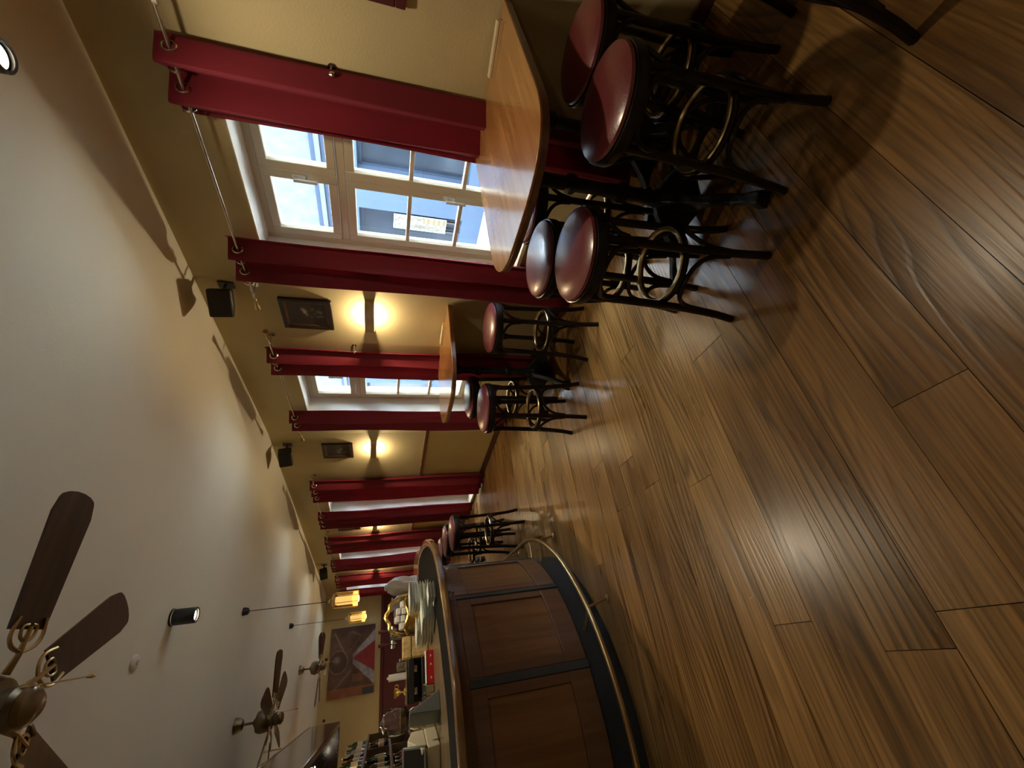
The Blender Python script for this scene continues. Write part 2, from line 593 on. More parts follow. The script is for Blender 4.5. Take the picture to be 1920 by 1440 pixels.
def frame_of(P, d, n):
    """matrix: local x = outward normal, local y = along the wall, z up"""
    m = Matrix.Identity(4)
    for i in range(3):
        m[i][0], m[i][1], m[i][3] = n[i], d[i], P[i]
    return m


FA = frame_of(Vector((XA, 0, 0)), dA, nA)
FB = frame_of(PB, dB, nB)
WT = 0.36


def wall_run(name, F, s0, s1, openings, th=WT, m='wall'):
    mb = MB()
    s = s0
    for a, b, z0, z1 in sorted(openings):
        mb.box(0, th, s, a, 0, ZC, F)
        if z0 > 0.001:
            mb.box(0, th, a, b, 0, z0, F)
        mb.box(0, th, a, b, z1, ZC, F)
        s = b
    mb.box(0, th, s, s1, 0, ZC, F)
    o = mb.build(name, M[m], smooth=False)
    return tag(o, kind='structure')


WIN_A = [(1.15, 2.20, 0.50, 2.275), (3.31, 4.36, 0.50, 2.275)]
WIN_B = [(1.30, 2.36, 0.02, 2.275), (3.72, 4.78, 0.50, 2.275), (5.85, 6.91, 0.50, 2.275)]
wallA = wall_run('wall_right', FA, Y0 - 0.3, YB, WIN_A)
wallB = wall_run('wall_right_far', FB, 0.0, LB + 0.3, WIN_B)
FW = frame_of(CORNER, dW, nW)
wallW = wall_run('wall_back', FW, -0.3, LW, [], 0.2)
mb = MB(); mb.box(XL - 0.2, XL, Y0 - 0.3, 12.6, 0, ZC)
tag(mb.build('wall_left', M['wall'], smooth=False), kind='structure')
mb = MB(); mb.box(XL, XA, Y0 - 0.2, Y0, 0, ZC)
tag(mb.build('wall_front', M['wall'], smooth=False), kind='structure')
mb = MB()
mb.prism([(XL - 0.2, Y0 - 0.3), (XA + WT, Y0 - 0.3), (XA + WT, YB), (CORNER.x + WT, CORNER.y + 0.4), (XL - 0.2, 12.8)], ZC, ZC + 0.15)
tag(mb.build('ceiling', M['ceil'], smooth=False), kind='structure')

# floor: dark bed and the boards on it
mb = MB()
mb.prism([(XL, Y0), (XA + WT, Y0), (XA + WT, YB), (CORNER.x + WT, CORNER.y + 0.2), (XL, 12.4)], -0.12, -0.02)
floor = tag(mb.build('floor', M['sub'], smooth=False), kind='structure')
plank_mesh = MB().box(-0.5, 0.5, -0.5, 0.5, -0.5, 0.5).mesh('floor_plank', M['floor'], smooth=False)
seams = [Y0, -1.55, -1.2, -0.86, -0.52, -0.18, 0.155, 0.36, 0.55, 0.755, 0.965, 1.16, 1.37, 1.545, 1.728, 1.92, 2.10, 2.28, 2.46, 2.652]
y = 2.652
while y < 12.25:
    y += random.uniform(0.15, 0.21)
    seams.append(y)
rnd = random.Random(11)
for a, b in zip(seams[:-1], seams[1:]):
    yc = (a + b) / 2
    xm = XA if yc < YB else XA - math.tan(TH) * (yc - YB)
    yb = CORNER.y - 0.073 * (CORNER.x - 0)
    x = XL
    cuts = []
    t = XL + rnd.uniform(0.8, 2.6)
    while t < xm - 0.5:
        cuts.append(t)
        t += rnd.uniform(1.6, 3.4)
    if abs(a - 1.545) < 0.01:
        cuts = [-1.4, 0.55]
    for x1 in cuts + [xm]:
        o = kids('floor_plank', plank_mesh, floor)
        g = 0.0022
        o.location = ((x + x1) / 2, yc, -0.01 + rnd.uniform(-0.0012, 0))
        o.scale = (x1 - x - g, b - a - g, 0.02)
        x = x1

# baseboards
def run_board(name, F, spans, z0, z1, d, m, kind='structure', bevel=0.004):
    mb = MB()
    for a, b in spans:
        mb.box(-d, 0.0, a, b, z0, z1, F)
    return tag(mb.build(name, M[m], bevel=bevel), kind=kind)


run_board('baseboard_right', FA, [(Y0, YB)], 0, 0.075, 0.018, 'base')
run_board('baseboard_right_far', FB, [(0, 1.30), (2.36, LB)], 0, 0.075, 0.018, 'base')
# narrow ledge under the pictures, between the windows
run_board('trim_1', FB, [(-0.28, 1.12)], 0.945, 0.975, 0.035, 'tedge')
run_board('trim_2', FB, [(2.62, 3.35)], 0.945, 0.975, 0.035, 'tedge')
run_board('trim_4', FB, [(0, 1.12), (2.62, 3.35)], 0.075, 0.945, 0.006, 'ochre')
# dark red panelling on the back wall
pan = tag(empty('trim_3'), kind='structure')
mb = MB(); mb.box(-0.025, 0, 0, LW - 0.3, 0, 1.40, FW); mb.build('panel_sheet', M['redpanel'], pan, smooth=False)
mb = MB(); mb.box(-0.06, 0, 0, LW - 0.3, 1.40, 1.47, FW); mb.build('cap_rail', M['redpanel'], pan, bevel=0.008)


# ------------------------------------------------------------------ windows
def window(n, F, s0, s1, z0, z1, rows, vdepth=0.20, door=False):
    w = tag(empty('window_%d' % n if not door else 'door_%d' % n), kind='structure')
    v0, v1 = vdepth, vdepth + 0.07
    # reveal lining, four slabs skinned on the opening
    mb = MB()
    t = 0.006
    mb.box(0.002, v0, s0, s0 + t, z0, z1, F).box(0.002, v0, s1 - t, s1, z0, z1, F).box(0.002, v0, s0, s1, z1 - t, z1, F)
    mb.build('reveal', M['reveal'], w, smooth=False)
    mb = MB().box(-0.025, v0 + 0.01, s0 - 0.0, s1 + 0.0, z0, z0 + 0.03, F)
    mb.build('sill', M['frame'], w, bevel=0.005)
    zb = z0 + 0.03
    fr = 0.048
    mb = MB()
    mb.box(v0, v1, s0, s0 + fr, zb, z1, F).box(v0, v1, s1 - fr, s1, zb, z1, F)
    mb.box(v0, v1, s0 + fr, s1 - fr, z1 - fr, z1, F).box(v0, v1, s0 + fr, s1 - fr, zb, zb + fr, F)
    zt0, zt1 = 1.735, 1.785
    mb.box(v0, v1, s0 + fr, s1 - fr, zt0, zt1, F)
    mb.build('outer_frame', M['frame'], w, bevel=0.004)
    # weather bar outside
    mb = MB().box(v1, v1 + 0.06, s0 + 0.02, s1 - 0.02, zt0 + 0.0, zt0 + 0.03, F)
    mb.build('weather_bar', M['frame'], w)
    mid = (s0 + s1) / 2
    sb = 0.052
    e = 0.003
    for hz, (za, zbb) in enumerate(((zb + fr, zt0), (zt1, z1 - fr))):
        for k in range(2):
            a = s0 + fr if k == 0 else mid
            b = mid if k == 0 else s1 - fr
            a += e; b -= e
            za_, zb_ = za + e, zbb - e
            vi, vo = v0 - 0.012, v1 - 0.02
            mb = MB()
            mb.box(vi, vo, a, a + sb, za_, zb_, F).box(vi, vo, b - sb, b, za_, zb_, F)
            mb.box(vi, vo, a + sb, b - sb, za_, za_ + sb, F).box(vi, vo, a + sb, b - sb, zb_ - sb, zb_, F)
            sash = mb.build('sash', M['frame'], w, bevel=0.004)
            nr = rows if hz == 0 else 1
            ga, gb = za_ + sb, zb_ - sb
            hgt = (gb - ga) / nr
            for r in range(nr):
                p = MB().box((vi + vo) / 2 - 0.002, (vi + vo) / 2 + 0.002, a + sb - 0.004, b - sb + 0.004, ga + r * hgt + (0.012 if r else -0.004), ga + (r + 1) * hgt - (0.012 if r < nr - 1 else -0.004), F)
                p.build('pane', M['glass'], sash, smooth=False)
                if r:
                    MB().box(vi + 0.006, vo, a + sb, b - sb, ga + r * hgt - 0.013, ga + r * hgt + 0.013, F).build('muntin', M['frame'], sash, bevel=0.003)
            if k == 1:
                # lever handle on the meeting stile
                hz_z = ga + (gb - ga) * (0.50 if hz else 0.42)
                h = MB()
                h.box(vi - 0.014, vi, a + 0.008, a + 0.036, hz_z - 0.04, hz_z + 0.04, F)
                h.rod(F @ Vector((vi - 0.014, a + 0.022, hz_z + 0.015)), F @ Vector((vi - 0.05, a + 0.022, hz_z + 0.015)), 0.009)
                h.box(vi - 0.058, vi - 0.042, a + 0.013, a + 0.031, hz_z - 0.11, hz_z + 0.025, F)
                h.build('handle', M['white'], sash, bevel=0.003)
            else:
                h = MB().box(vi - 0.004, vi, b - 0.006, b + 0.004, za_, zb_, F)
                h.build('cover_strip', M['frame'], sash)
    return w


window(1, FA, *WIN_A[0], 3)
window(2, FA, *WIN_A[1], 3)
window(1, FB, *WIN_B[0], 4, door=True)
window(3, FB, *WIN_B[1], 3)
window(4, FB, *WIN_B[2], 3)


# ------------------------------------------------------------------ curtains and rods
ROD_Z, ROD_V = 2.376, -0.10


def curtain(F, s0, s1, folds, label, zbot=0.05, flare=0.02, ph=0.0, zbs=None, amp=0.05):
    root = empty('curtain', tuple(F @ Vector((ROD_V, (s0 + s1) / 2, zbot))), label=label, cat='curtain', group='red curtains on the window wall')
    inv = root.matrix_basis.inverted()
    inv = Matrix.Translation(-Vector(root.location))
    nu, nv = folds * 14, 26
    ztop = ROD_Z + 0.055
    rr = random.Random(int(s0 * 1000) + 5)
    o1, o2 = rr.uniform(0, 9), rr.uniform(0, 9)
    vs, fs = [], []
    w = s1 - s0
    c0 = (s0 + s1) / 2
    for j in range(nv + 1):
        t = j / nv
        z = ztop + (zbot - ztop) * t
        wid = w * (1 - 0.06 * math.sin(PI * t)) + flare * t
        for i in range(nu + 1):
            u = i / nu
            a = 2 * PI * folds * u + ph
            depth = amp * math.sin(a) * (1 + 0.25 * math.sin(2.2 * t * PI + o1 + 3 * u) * t)
            depth += 0.012 * t * math.sin(3 * a + o2 + 4 * t)
            lat = 0.30 * w / folds / (2 * PI) * 1.6 * math.sin(2 * a) * (0.6 + 0.4 * t)
            lat += 0.010 * t * math.sin(5 * t + o2 + 6 * u)
            depth += 0.006 * math.sin(9 * t + 7 * u + o1) * min(1, 4 * t)
            p = Vector((ROD_V + depth, c0 + (u - 0.5) * wid + lat * 0.55, z))
            vs.append(inv @ (F @ p))
    for j in range(nv):
        for i in range(nu):
            q = j * (nu + 1) + i
            fs.append((q, q + 1, q + nu + 2, q + nu + 1))
    mb = MB().add(vs, fs)
    cl = mb.build('cloth', M['curtain'], root)
    so = cl.modifiers.new('thickness', 'SOLIDIFY')
    so.thickness = 0.004
    # eyelets where the cloth crosses the rod
    for k in range(2 * folds + 1):
        u = (k * PI - ph) / (2 * PI * folds)
        if not 0.02 < u < 0.98:
            continue
        p = inv @ (F @ Vector((ROD_V, c0 + (u - 0.5) * w, ROD_Z)))
        q = MB()
        ring = []
        d = (F.to_3x3() @ Vector((0.35, 1, 0))).normalized()
        sx = d.cross(Vector((0, 0, 1))).normalized()
        for m_ in range(18):
            aa = 2 * PI * m_ / 18
            ring.append(p + 0.027 * (math.cos(aa) * sx + math.sin(aa) * Vector((0, 0, 1))))
        q.tube(ring, 0.0055, 6, closed=True)
        q.build('eyelet', M['chrome'], root)
    return root


def rod_set(F, s0, s1, label):
    root = empty('curtain_rod', tuple(F @ Vector((ROD_V, (s0 + s1) / 2, ROD_Z))), label=label, cat='curtain rod', group='curtain rods')
    inv = Matrix.Translation(-Vector(root.location))
    T = inv @ F
    MB().rod(T @ Vector((ROD_V, s0, ROD_Z)), T @ Vector((ROD_V, s1, ROD_Z)), 0.0085, 12).build('rod', M['chrome'], root)
    for s, sg in ((s0, -1), (s1, 1)):
        pts = [T @ Vector((ROD_V, s + sg * k, ROD_Z)) for k in (0, 0.012, 0.02, 0.06, 0.10, 0.104)]
        MB().tube(pts, [0.011, 0.014, 0.010, 0.014, 0.021, 0.004], 14).build('finial', M['oldbrass'], root)
    for s in (s0 + 0.05, s1 - 0.05):
        b = MB()
        b.rod(T @ Vector((ROD_V, s, ROD_Z)), T @ Vector((0, s, ROD_Z)), 0.006, 8)
        b.tube([T @ Vector((ROD_V, s, ROD_Z + 0.004)), T @ Vector((ROD_V, s, ROD_Z - 0.014))], 0.013, 10)
        b.tube([T @ Vector((-0.008, s, ROD_Z)), T @ Vector((0, s, ROD_Z))], 0.024, 14)
        b.build('bracket', M['chrome'], root)
    return root


def holdback(F, s, label, z=1.74):
    root = empty('curtain_holdback', tuple(F @ Vector((0, s, z))), label=label, cat='holdback', group='curtain holdbacks')
    T = Matrix.Translation(-Vector(root.location)) @ F
    b = MB()
    b.tube([T @ Vector((0, s, z)), T @ Vector((-0.006, s, z))], 0.018, 12)
    b.tube([T @ Vector((-0.006, s, z)), T @ Vector((-0.06, s, z)), T @ Vector((-0.075, s, z - 0.012))], 0.006, 8)
    b.build('stem', M['chrome'], root)
    k = MB().lathe([(0.001, -0.014), (0.010, -0.011), (0.014, 0), (0.010, 0.011), (0.001, 0.014)], 10, T=Matrix.Translation(T @ Vector((-0.08, s, z - 0.008))))
    k.build('knob', M['chrome'], root)


curtain(FA, 0.975, 1.30, 2, 'broad red curtain on the near side of the nearest window, above the near table', ph=2.2, amp=0.062)
curtain(FA, 2.00, 2.36, 2, 'dark red curtain at the far side of the nearest window, behind the grouped stools', ph=0.4)
curtain(FA, 3.11, 3.47, 2, 'red curtain lit by the wall lamp, hanging behind the smaller wall table', ph=0.2)
curtain(FA, 4.215, 4.57, 2, 'magenta-lit red curtain at the far side of the second window', ph=1.0)
curtain(FB, 1.06, 1.64, 3, 'red curtain on the near side of the tall door opening', ph=0.3, zbot=0.02)
curtain(FB, 2.12, 2.66, 3, 'crimson curtain on the far side of the tall door opening, reaching the floor', ph=0.8, zbot=0.02)
curtain(FB, 3.13, 3.85, 3, 'bright red curtain just beyond the third small picture', ph=0.1)
curtain(FB, 4.42, 4.96, 3, 'plum-red curtain on the far side of the third window', ph=1.4)
curtain(FB, 5.42, 6.12, 3, 'red curtain on the near side of the last window before the corner', ph=0.5)
curtain(FB, 6.62, 7.12, 3, 'dim red curtain in the far corner beside the back wall', ph=0.9)
rod_set(FA, 0.80, 2.52, 'nickel curtain rod over the nearest window')
rod_set(FA, 2.98, 4.72, 'nickel curtain rod over the second window')
rod_set(FB, 0.98, 2.80, 'nickel curtain rod over the tall door opening')
rod_set(FB, 3.02, 5.08, 'nickel curtain rod over the third window')
rod_set(FB, 5.30, 7.14, 'nickel curtain rod over the last window by the corner')
holdback(FA, 0.985, 'metal curtain holdback on the wall above the near table')
holdback(FA, 3.13, 'metal curtain holdback on the wall above the smaller wall table')


# ------------------------------------------------------------------ wall sconces
def sconce(F, s, label, z=1.60):
    root = empty('wall_sconce', tuple(F @ Vector((0, s, z))), label=label, cat='wall lamp', group='up-and-down wall lamps')
    T = Matrix.Translation(-Vector(root.location)) @ F
    W, D, H = 0.17, 0.095, 0.036
    n = 20
    outer, inner = [], []
    for i in range(n + 1):
        a = -PI / 2 + PI * i / n
        yy, xx = math.sin(a), math.cos(a) ** 0.55 if 0 < i < n else 0.0
        outer.append((-D * xx, W * yy))
        inner.append((-(D - 0.006) * xx, (W - 0.006) * yy))
    vs = []
    for z_ in (-H, H):
        for p in outer + inner:
            vs.append(T @ Vector((p[0], s + p[1], z + z_)))
    m = n + 1
    fs = []
    for i in range(n):
        fs.append((i, i + 1, 2 * m + i + 1, 2 * m + i))
        fs.append((m + i, 2 * m + m + i, 2 * m + m + i + 1, m + i + 1))
        for o in (0, 2 * m):
            fs.append((o + i, o + m + i, o + m + i + 1, o + i + 1))
    MB().add(vs, fs).build('shade', M['sconce'], root)
    MB().box(-0.004, 0, s - 0.10, s + 0.10, z - 0.025, z + 0.025, T).build('back_plate', M['white'], root)
    MB().tube([T @ Vector((-0.045, s - 0.03, z)), T @ Vector((-0.045, s + 0.03, z))], 0.012, 10).build('bulb', M['bulb'], root)
    lamp('sconce_light', 'POINT', tuple(T @ Vector((-0.05, s, z))), SCONCE_W, WARM, root, 0.02)
    return root


sconce(FA, 2.72, 'wall lamp glowing between the first and second window, under the flower picture')
sconce(FB, 0.36, 'wall lamp glowing past the second window, under the second small picture')
sconce(FB, 2.90, 'wall lamp glowing just past the tall door opening')
sconce(FB, 5.20, 'farthest wall lamp glow, between the last two windows')


# ------------------------------------------------------------------ small pictures
def flower_fn(seed):
    r = random.Random(seed)
    blobs = [(r.uniform(0.28, 0.75), r.uniform(0.15, 0.6), r.uniform(0.03, 0.075), r.uniform(0.25, 0.75)) for _ in range(16)]

    def fn(u, v):
        n = noise.noise(Vector((u * 7 + seed, v * 7, 0)))
        c = [0.030 + 0.012 * n, 0.018 + 0.008 * n, 0.014 + 0.008 * n]
        for bx, by, br, bi in blobs:
            d = math.hypot((u - bx), (v - by) * 1.25) / br
            if d < 1.3:
                k = max(0, 1 - d * d / 1.7) * bi * (0.55 + 0.45 * noise.noise(Vector((u * 40, v * 40, seed))))
                c = [c[0] + 0.38 * k, c[1] + 0.34 * k, c[2] + 0.28 * k]
        return c
    return fn


def small_picture(F, s, z, w, h, label, seed):
    root = empty('framed_picture', tuple(F @ Vector((0, s, z))), label=label, cat='picture', group='small framed flower pictures')
    T = Matrix.Translation(-Vector(root.location)) @ F
    b = 0.032
    for (a0, a1, c0, c1) in ((-w / 2, w / 2, h / 2 - b, h / 2), (-w / 2, w / 2, -h / 2, -h / 2 + b), (-w / 2, -w / 2 + b, -h / 2 + b, h / 2 - b), (w / 2 - b, w / 2, -h / 2 + b, h / 2 - b)):
        MB().box(-0.028, -0.002, s + a0, s + a1, z + c0, z + c1, T).build('frame_bar', M['darkframe'], root, bevel=0.004)
    mt = 0.012
    q = MB()
    for (a0, a1, c0, c1) in ((-w / 2 + b, w / 2 - b, h / 2 - b - mt, h / 2 - b), (-w / 2 + b, w / 2 - b, -h / 2 + b, -h / 2 + b + mt), (-w / 2 + b, -w / 2 + b + mt, -h / 2 + b, h / 2 - b), (w / 2 - b - mt, w / 2 - b, -h / 2 + b, h / 2 - b)):
        q.box(-0.018, -0.002, s + a0, s + a1, z + c0, z + c1, T)
    q.build('inner_slip', M['tedge'], root)
    print_canvas('print', w - 2 * b, h - 2 * b, flower_fn(seed), M['print'], root, 40, 40, T @ Matrix.Translation((-0.014, s, z)))


small_picture(FA, 2.745, 2.07, 0.335, 0.37, 'dark framed flower picture beside the nearest window, over the first wall lamp', 3)
small_picture(FB, 0.385, 2.03, 0.335, 0.36, 'dark framed flower picture past the second window, over the second wall lamp', 8)
small_picture(FB, 2.86, 2.02, 0.335, 0.36, 'dark framed picture half hidden behind the door curtain', 5)
# lower edge of a bigger frame at the picture's top edge
root = empty('framed_picture', (XA, 0.42, 1.75), label='dark red frame cut off at the edge of the photo above the near table', cat='picture')
T = Matrix.Translation((-XA, -0.42, -1.75)) @ FA
for a0, a1, c0, c1 in ((0.17, 0.69, 1.41, 1.455), (0.17, 0.69, 2.03, 2.075), (0.17, 0.215, 1.455, 2.03), (0.645, 0.69, 1.455, 2.03)):
    MB().box(-0.03, -0.002, a0, a1, c0, c1, T).build('frame_bar', M['redpanel'], root, bevel=0.004)
print_canvas('print', 0.43, 0.575, flower_fn(21), M['print'], root, 24, 24, T @ Matrix.Translation((-0.012, 0.43, 1.7425)))


# ------------------------------------------------------------------ loudspeakers under the ceiling
def speaker(F, s, z, label, yaw=0.5):
    root = empty('wall_speaker', tuple(F @ Vector((-0.16, s, z))), label=label, cat='speaker', group='black wall speakers')
    base = Matrix.Translation(-Vector(root.location)) @ F
    T = base @ Matrix.Translation((-0.16, s, z)) @ Matrix.Rotation(yaw, 4, 'Z') @ Matrix.Rotation(-0.22, 4, 'Y')
    # tapered cabinet, front (-x) wider than the back
    w0, w1, d, h = 0.10, 0.068, 0.15, 0.072
    poly = [(-d / 2, -w0), (-d / 2, w0), (d / 2, w1), (d / 2, -w1)]
    MB().prism(poly, -h, h, T).build('cabinet', M['black'], root, bevel=0.012)
    MB().box(-d / 2 - 0.010, -d / 2 - 0.001, -w0 + 0.008, w0 - 0.008, -h + 0.008, h - 0.008, T).build('grille', M['grille'], root, bevel=0.006)
    b = MB()
    b.box(-0.01, 0.0, s - 0.03, s + 0.03, z - 0.05, z + 0.05, base)
    b.tube([base @ Vector((-0.005, s, z)), base @ Vector((-0.06, s, z)), base @ Vector((-0.11, s, z))], 0.014, 10)
    b.build('wall_bracket', M['black'], root)


speaker(FA, 2.50, 2.565, 'black speaker under the ceiling above the first flower picture', 0.55)
speaker(FB, 0.24, 2.585, 'black speaker under the ceiling above the second flower picture', 0.35)
speaker(FB, 4.82, 2.585, 'farthest black speaker, near the ceiling corner', 0.35)


# ------------------------------------------------------------------ bar stools
def make_stool():
    root = empty('bar_stool')
    MB().lathe([(0.02, 0.738), (0.150, 0.738), (0.173, 0.743), (0.180, 0.751), (0.176, 0.761), (0.156, 0.771), (0.10, 0.778), (0.0005, 0.780)], 40).build('seat_cushion', M['vinyl'], root)
    MB().lathe([(0.150, 0.702), (0.184, 0.702), (0.189, 0.707), (0.189, 0.738), (0.186, 0.745), (0.180, 0.746), (0.172, 0.742), (0.150, 0.738)], 40, caps=False).build('seat_rim', M['stool'], root)
    legs, ups, lows = [], [], []
    for k in range(4):
        a = PI / 4 + k * PI / 2
        path = []
        for z, r in ((0.705, 0.160), (0.60, 0.163), (0.45, 0.168), (0.30, 0.174), (0.20, 0.180), (0.10, 0.190), (0.04, 0.200), (0.0, 0.208)):
            path.append((r * math.cos(a), r * math.sin(a), z))
        MB().tube(smooth_poly(path, 3), 0.0165, 10).build('leg', M['stool'], root)
        # arches between neighbouring legs, under the seat and under the ring
        for nm, zb, hgt, rr in (('upper_arch', 0.575, 0.128, 0.163), ('lower_arch', 0.165, 0.175, 0.180)):
            pts = []
            for i in range(17):
                t = i / 16
                prof = math.sin(PI * t) ** 0.55
                ease = 0.5 - 0.5 * math.cos(PI * t)
                tt = 0.65 * ease + 0.35 * t
                aa = a + 0.07 + tt * (PI / 2 - 0.14)
                bow = rr + (0.012 if nm == 'upper_arch' else -0.012) * prof
                pts.append((bow * math.cos(aa), bow * math.sin(aa), zb + hgt * prof))
            MB().tube(pts, 0.0095, 7).build(nm, M['stool'], root)
    ring = MB().torus((0, 0, 0.352), 0.152, 0.0145, 'Z', 40, 8).build('foot_ring', M['stool'], root)
    MB().lathe([(0.1395, 0.352), (0.1375, 0.362), (0.142, 0.3695), (0.154, 0.371), (0.1575, 0.366), (0.150, 0.363), (0.142, 0.360)], 40, caps=False).build('brass_band', M['brass'], ring)
    return root


stools = [
    ((1.522, 0.540), 23, 'red round bar stool in the foreground on the near side of the near table'),
    ((1.920, 0.524), 22, 'red round bar stool by the wall, tucked behind the foreground stool'),
    ((1.270, 0.980), 17.5, 'red round bar stool with window glare, front of the group past the near table'),
    ((1.568, 1.258), 24, 'red round bar stool directly behind the glare-lit front stool'),
    ((1.968, 1.250), 10, 'red round bar stool half hidden under the far edge of the near table'),
    ((1.95, 2.215), 24, 'red round bar stool alone on the near side of the smaller wall table'),
    ((1.545, 2.665), -3, 'red round bar stool on the far side of the smaller wall table, nearest the aisle'),
    ((1.915, 3.115), 14, 'red round bar stool on the far side of the smaller wall table, by the window'),
    ((1.120, 4.585), -42, 'first red bar stool along the side of the bar'),
    ((1.180, 5.165), -38, 'second red bar stool along the side of the bar'),
    ((1.150, 5.680), -44, 'third and farthest red bar stool along the side of the bar'),
    ((1.46, -0.03), -5, 'bar stool of which only a leg shows at the top right edge'),
    ((2.03, 0.09), 3, 'bar stool by the wall of which only a foot shows at the top edge'),
]
stool0 = make_stool()
for i, ((x, y_), rz, lab) in enumerate(stools):
    st = stool0 if i == 0 else copy_tree(stool0)
    st.location = (x, y_, 0)
    st.rotation_euler = (0, 0, math.radians(rz))
    tag(st, lab, 'bar stool', 'red bentwood bar stools')


# ------------------------------------------------------------------ wall tables on iron pedestals
def pedestal(parent, x, y_, rz=0.0, sc=1.0, h=0.955):
    prof = [(0.055, 0.02), (0.060, 0.10), (0.050, 0.16), (0.062, 0.19), (0.048, 0.22), (0.036, 0.27), (0.031, 0.34), (0.034, 0.40), (0.046, 0.415), (0.046, 0.44), (0.034, 0.455),
            (0.029, 0.55), (0.031, 0.66), (0.044, 0.675), (0.044, 0.70), (0.031, 0.715), (0.030, 0.83), (0.040, 0.86), (0.052, 0.90), (0.085, h - 0.012), (0.13, h - 0.008), (0.13, h)]
    MB().lathe(prof, 16, Matrix.Translation((x, y_, 0))).build('column', M['iron'], parent)
    for k in range(4):
        a = rz + k * PI / 2
        T = Matrix.Translation((x, y_, 0)) @ Matrix.Rotation(a, 4, 'Z')
        f = MB()
        n = 10
        secs = []
        for i in range(n + 1):
            t = i / n
            xx = 0.03 + 0.40 * sc * t
            top = 0.20 * (1 - t) ** 1.6 + 0.045 + 0.02 * math.sin(t * PI * 3) * (1 - t) + (0.02 * max(0, t - 0.8) * 5)
            bot = max(0.012, 0.085 * math.sin(PI * min(1, t * 1.15)) ** 0.8) if t < 0.86 else 0.0
            wid = 0.034 - 0.010 * t + (0.014 if t > 0.85 else 0)
            secs.append((xx, bot, top, wid))
        vs, fs = [], []
        for xx, b_, t_, w_ in secs:
            vs += [T @ Vector((xx, -w_, b_)), T @ Vector((xx, w_, b_)), T @ Vector((xx, w_ * 0.6, t_)), T @ Vector((xx, -w_ * 0.6, t_))]
        for i in range(n):
            for q in range(4):
                fs.append((i * 4 + q, i * 4 + (q + 1) % 4, (i + 1) * 4 + (q + 1) % 4, (i + 1) * 4 + q))
        fs += [(0, 1, 2, 3), (n * 4 + 3, n * 4 + 2, n * 4 + 1, n * 4)]
        f.add(vs, fs)
        f.build('iron_foot', M['iron'], parent, bevel=0.006)


def wall_table(y0, y1, xtip, cols, label, xw=XA - 0.004):
    yc, hw = (y0 + y1) / 2, (y1 - y0) / 2
    root = empty('wall_table', (xw, yc, 0), label=label, cat='table', group='honey-coloured wall tables')
    xs = xtip + 0.30
    poly = [(xw, y0), (xw, y1)]
    for i in range(25):
        a = PI / 2 + PI * i / 24
        ca, sa = math.cos(a), math.sin(a)
        poly.append((xs + 0.30 * math.copysign(abs(ca) ** 0.80, ca), yc + hw * math.copysign(abs(sa) ** 0.62, sa)))
    poly = [(p[0] - xw, p[1] - yc) for p in poly]
    MB().prism(poly, 0.978, 0.988).build('tabletop', M['ttop'], root, bevel=0.002)
    inset = [(max(min(p[0], 0), p[0]) , p[1]) for p in poly]
    MB().prism([(p[0] * 0.999, p[1] * 0.998) for p in inset], 0.952, 0.978).build('edge_band', M['tedge'], root, bevel=0.003)
    for cx, cy, rz in cols:
        pedestal(root, cx - xw, cy - yc, rz)
    return root


wall_table(0.56, 1.285, 1.325, [(1.70, 0.935, math.radians(38)), (2.22, 0.915, math.radians(45))], 'large honey wooden wall table with cast-iron legs in front of the nearest window')
wall_table(2.53, 3.31, 1.66, [(2.08, 2.93, math.radians(40))], 'smaller honey wooden wall table at the second window')


# menu cards leaning at the wall
def menu_card(y0, y1, label, xb, z=0.988, h=0.02):
    root = empty('menu_card', (xb, (y0 + y1) / 2, z + 0.0005), label=label, cat='menu', group='menu cards on the wall tables')
    w = y1 - y0
    T = Matrix.Rotation(math.radians(10), 4, 'Z')
    for k in range(2):
        MB().box(-0.055, 0.0, -w / 2, w / 2, 0.0 + k * 0.010, 0.009 + k * 0.010, T @ Matrix.Translation((-0.002 * k, 0.004 * k, 0))).build('leaf', M['paper'], root)


menu_card(0.63, 0.85, 'cream menu lying against the wall on the near table', 2.425)
menu_card(2.74, 2.96, 'cream menu lying against the wall on the smaller table', 2.425)


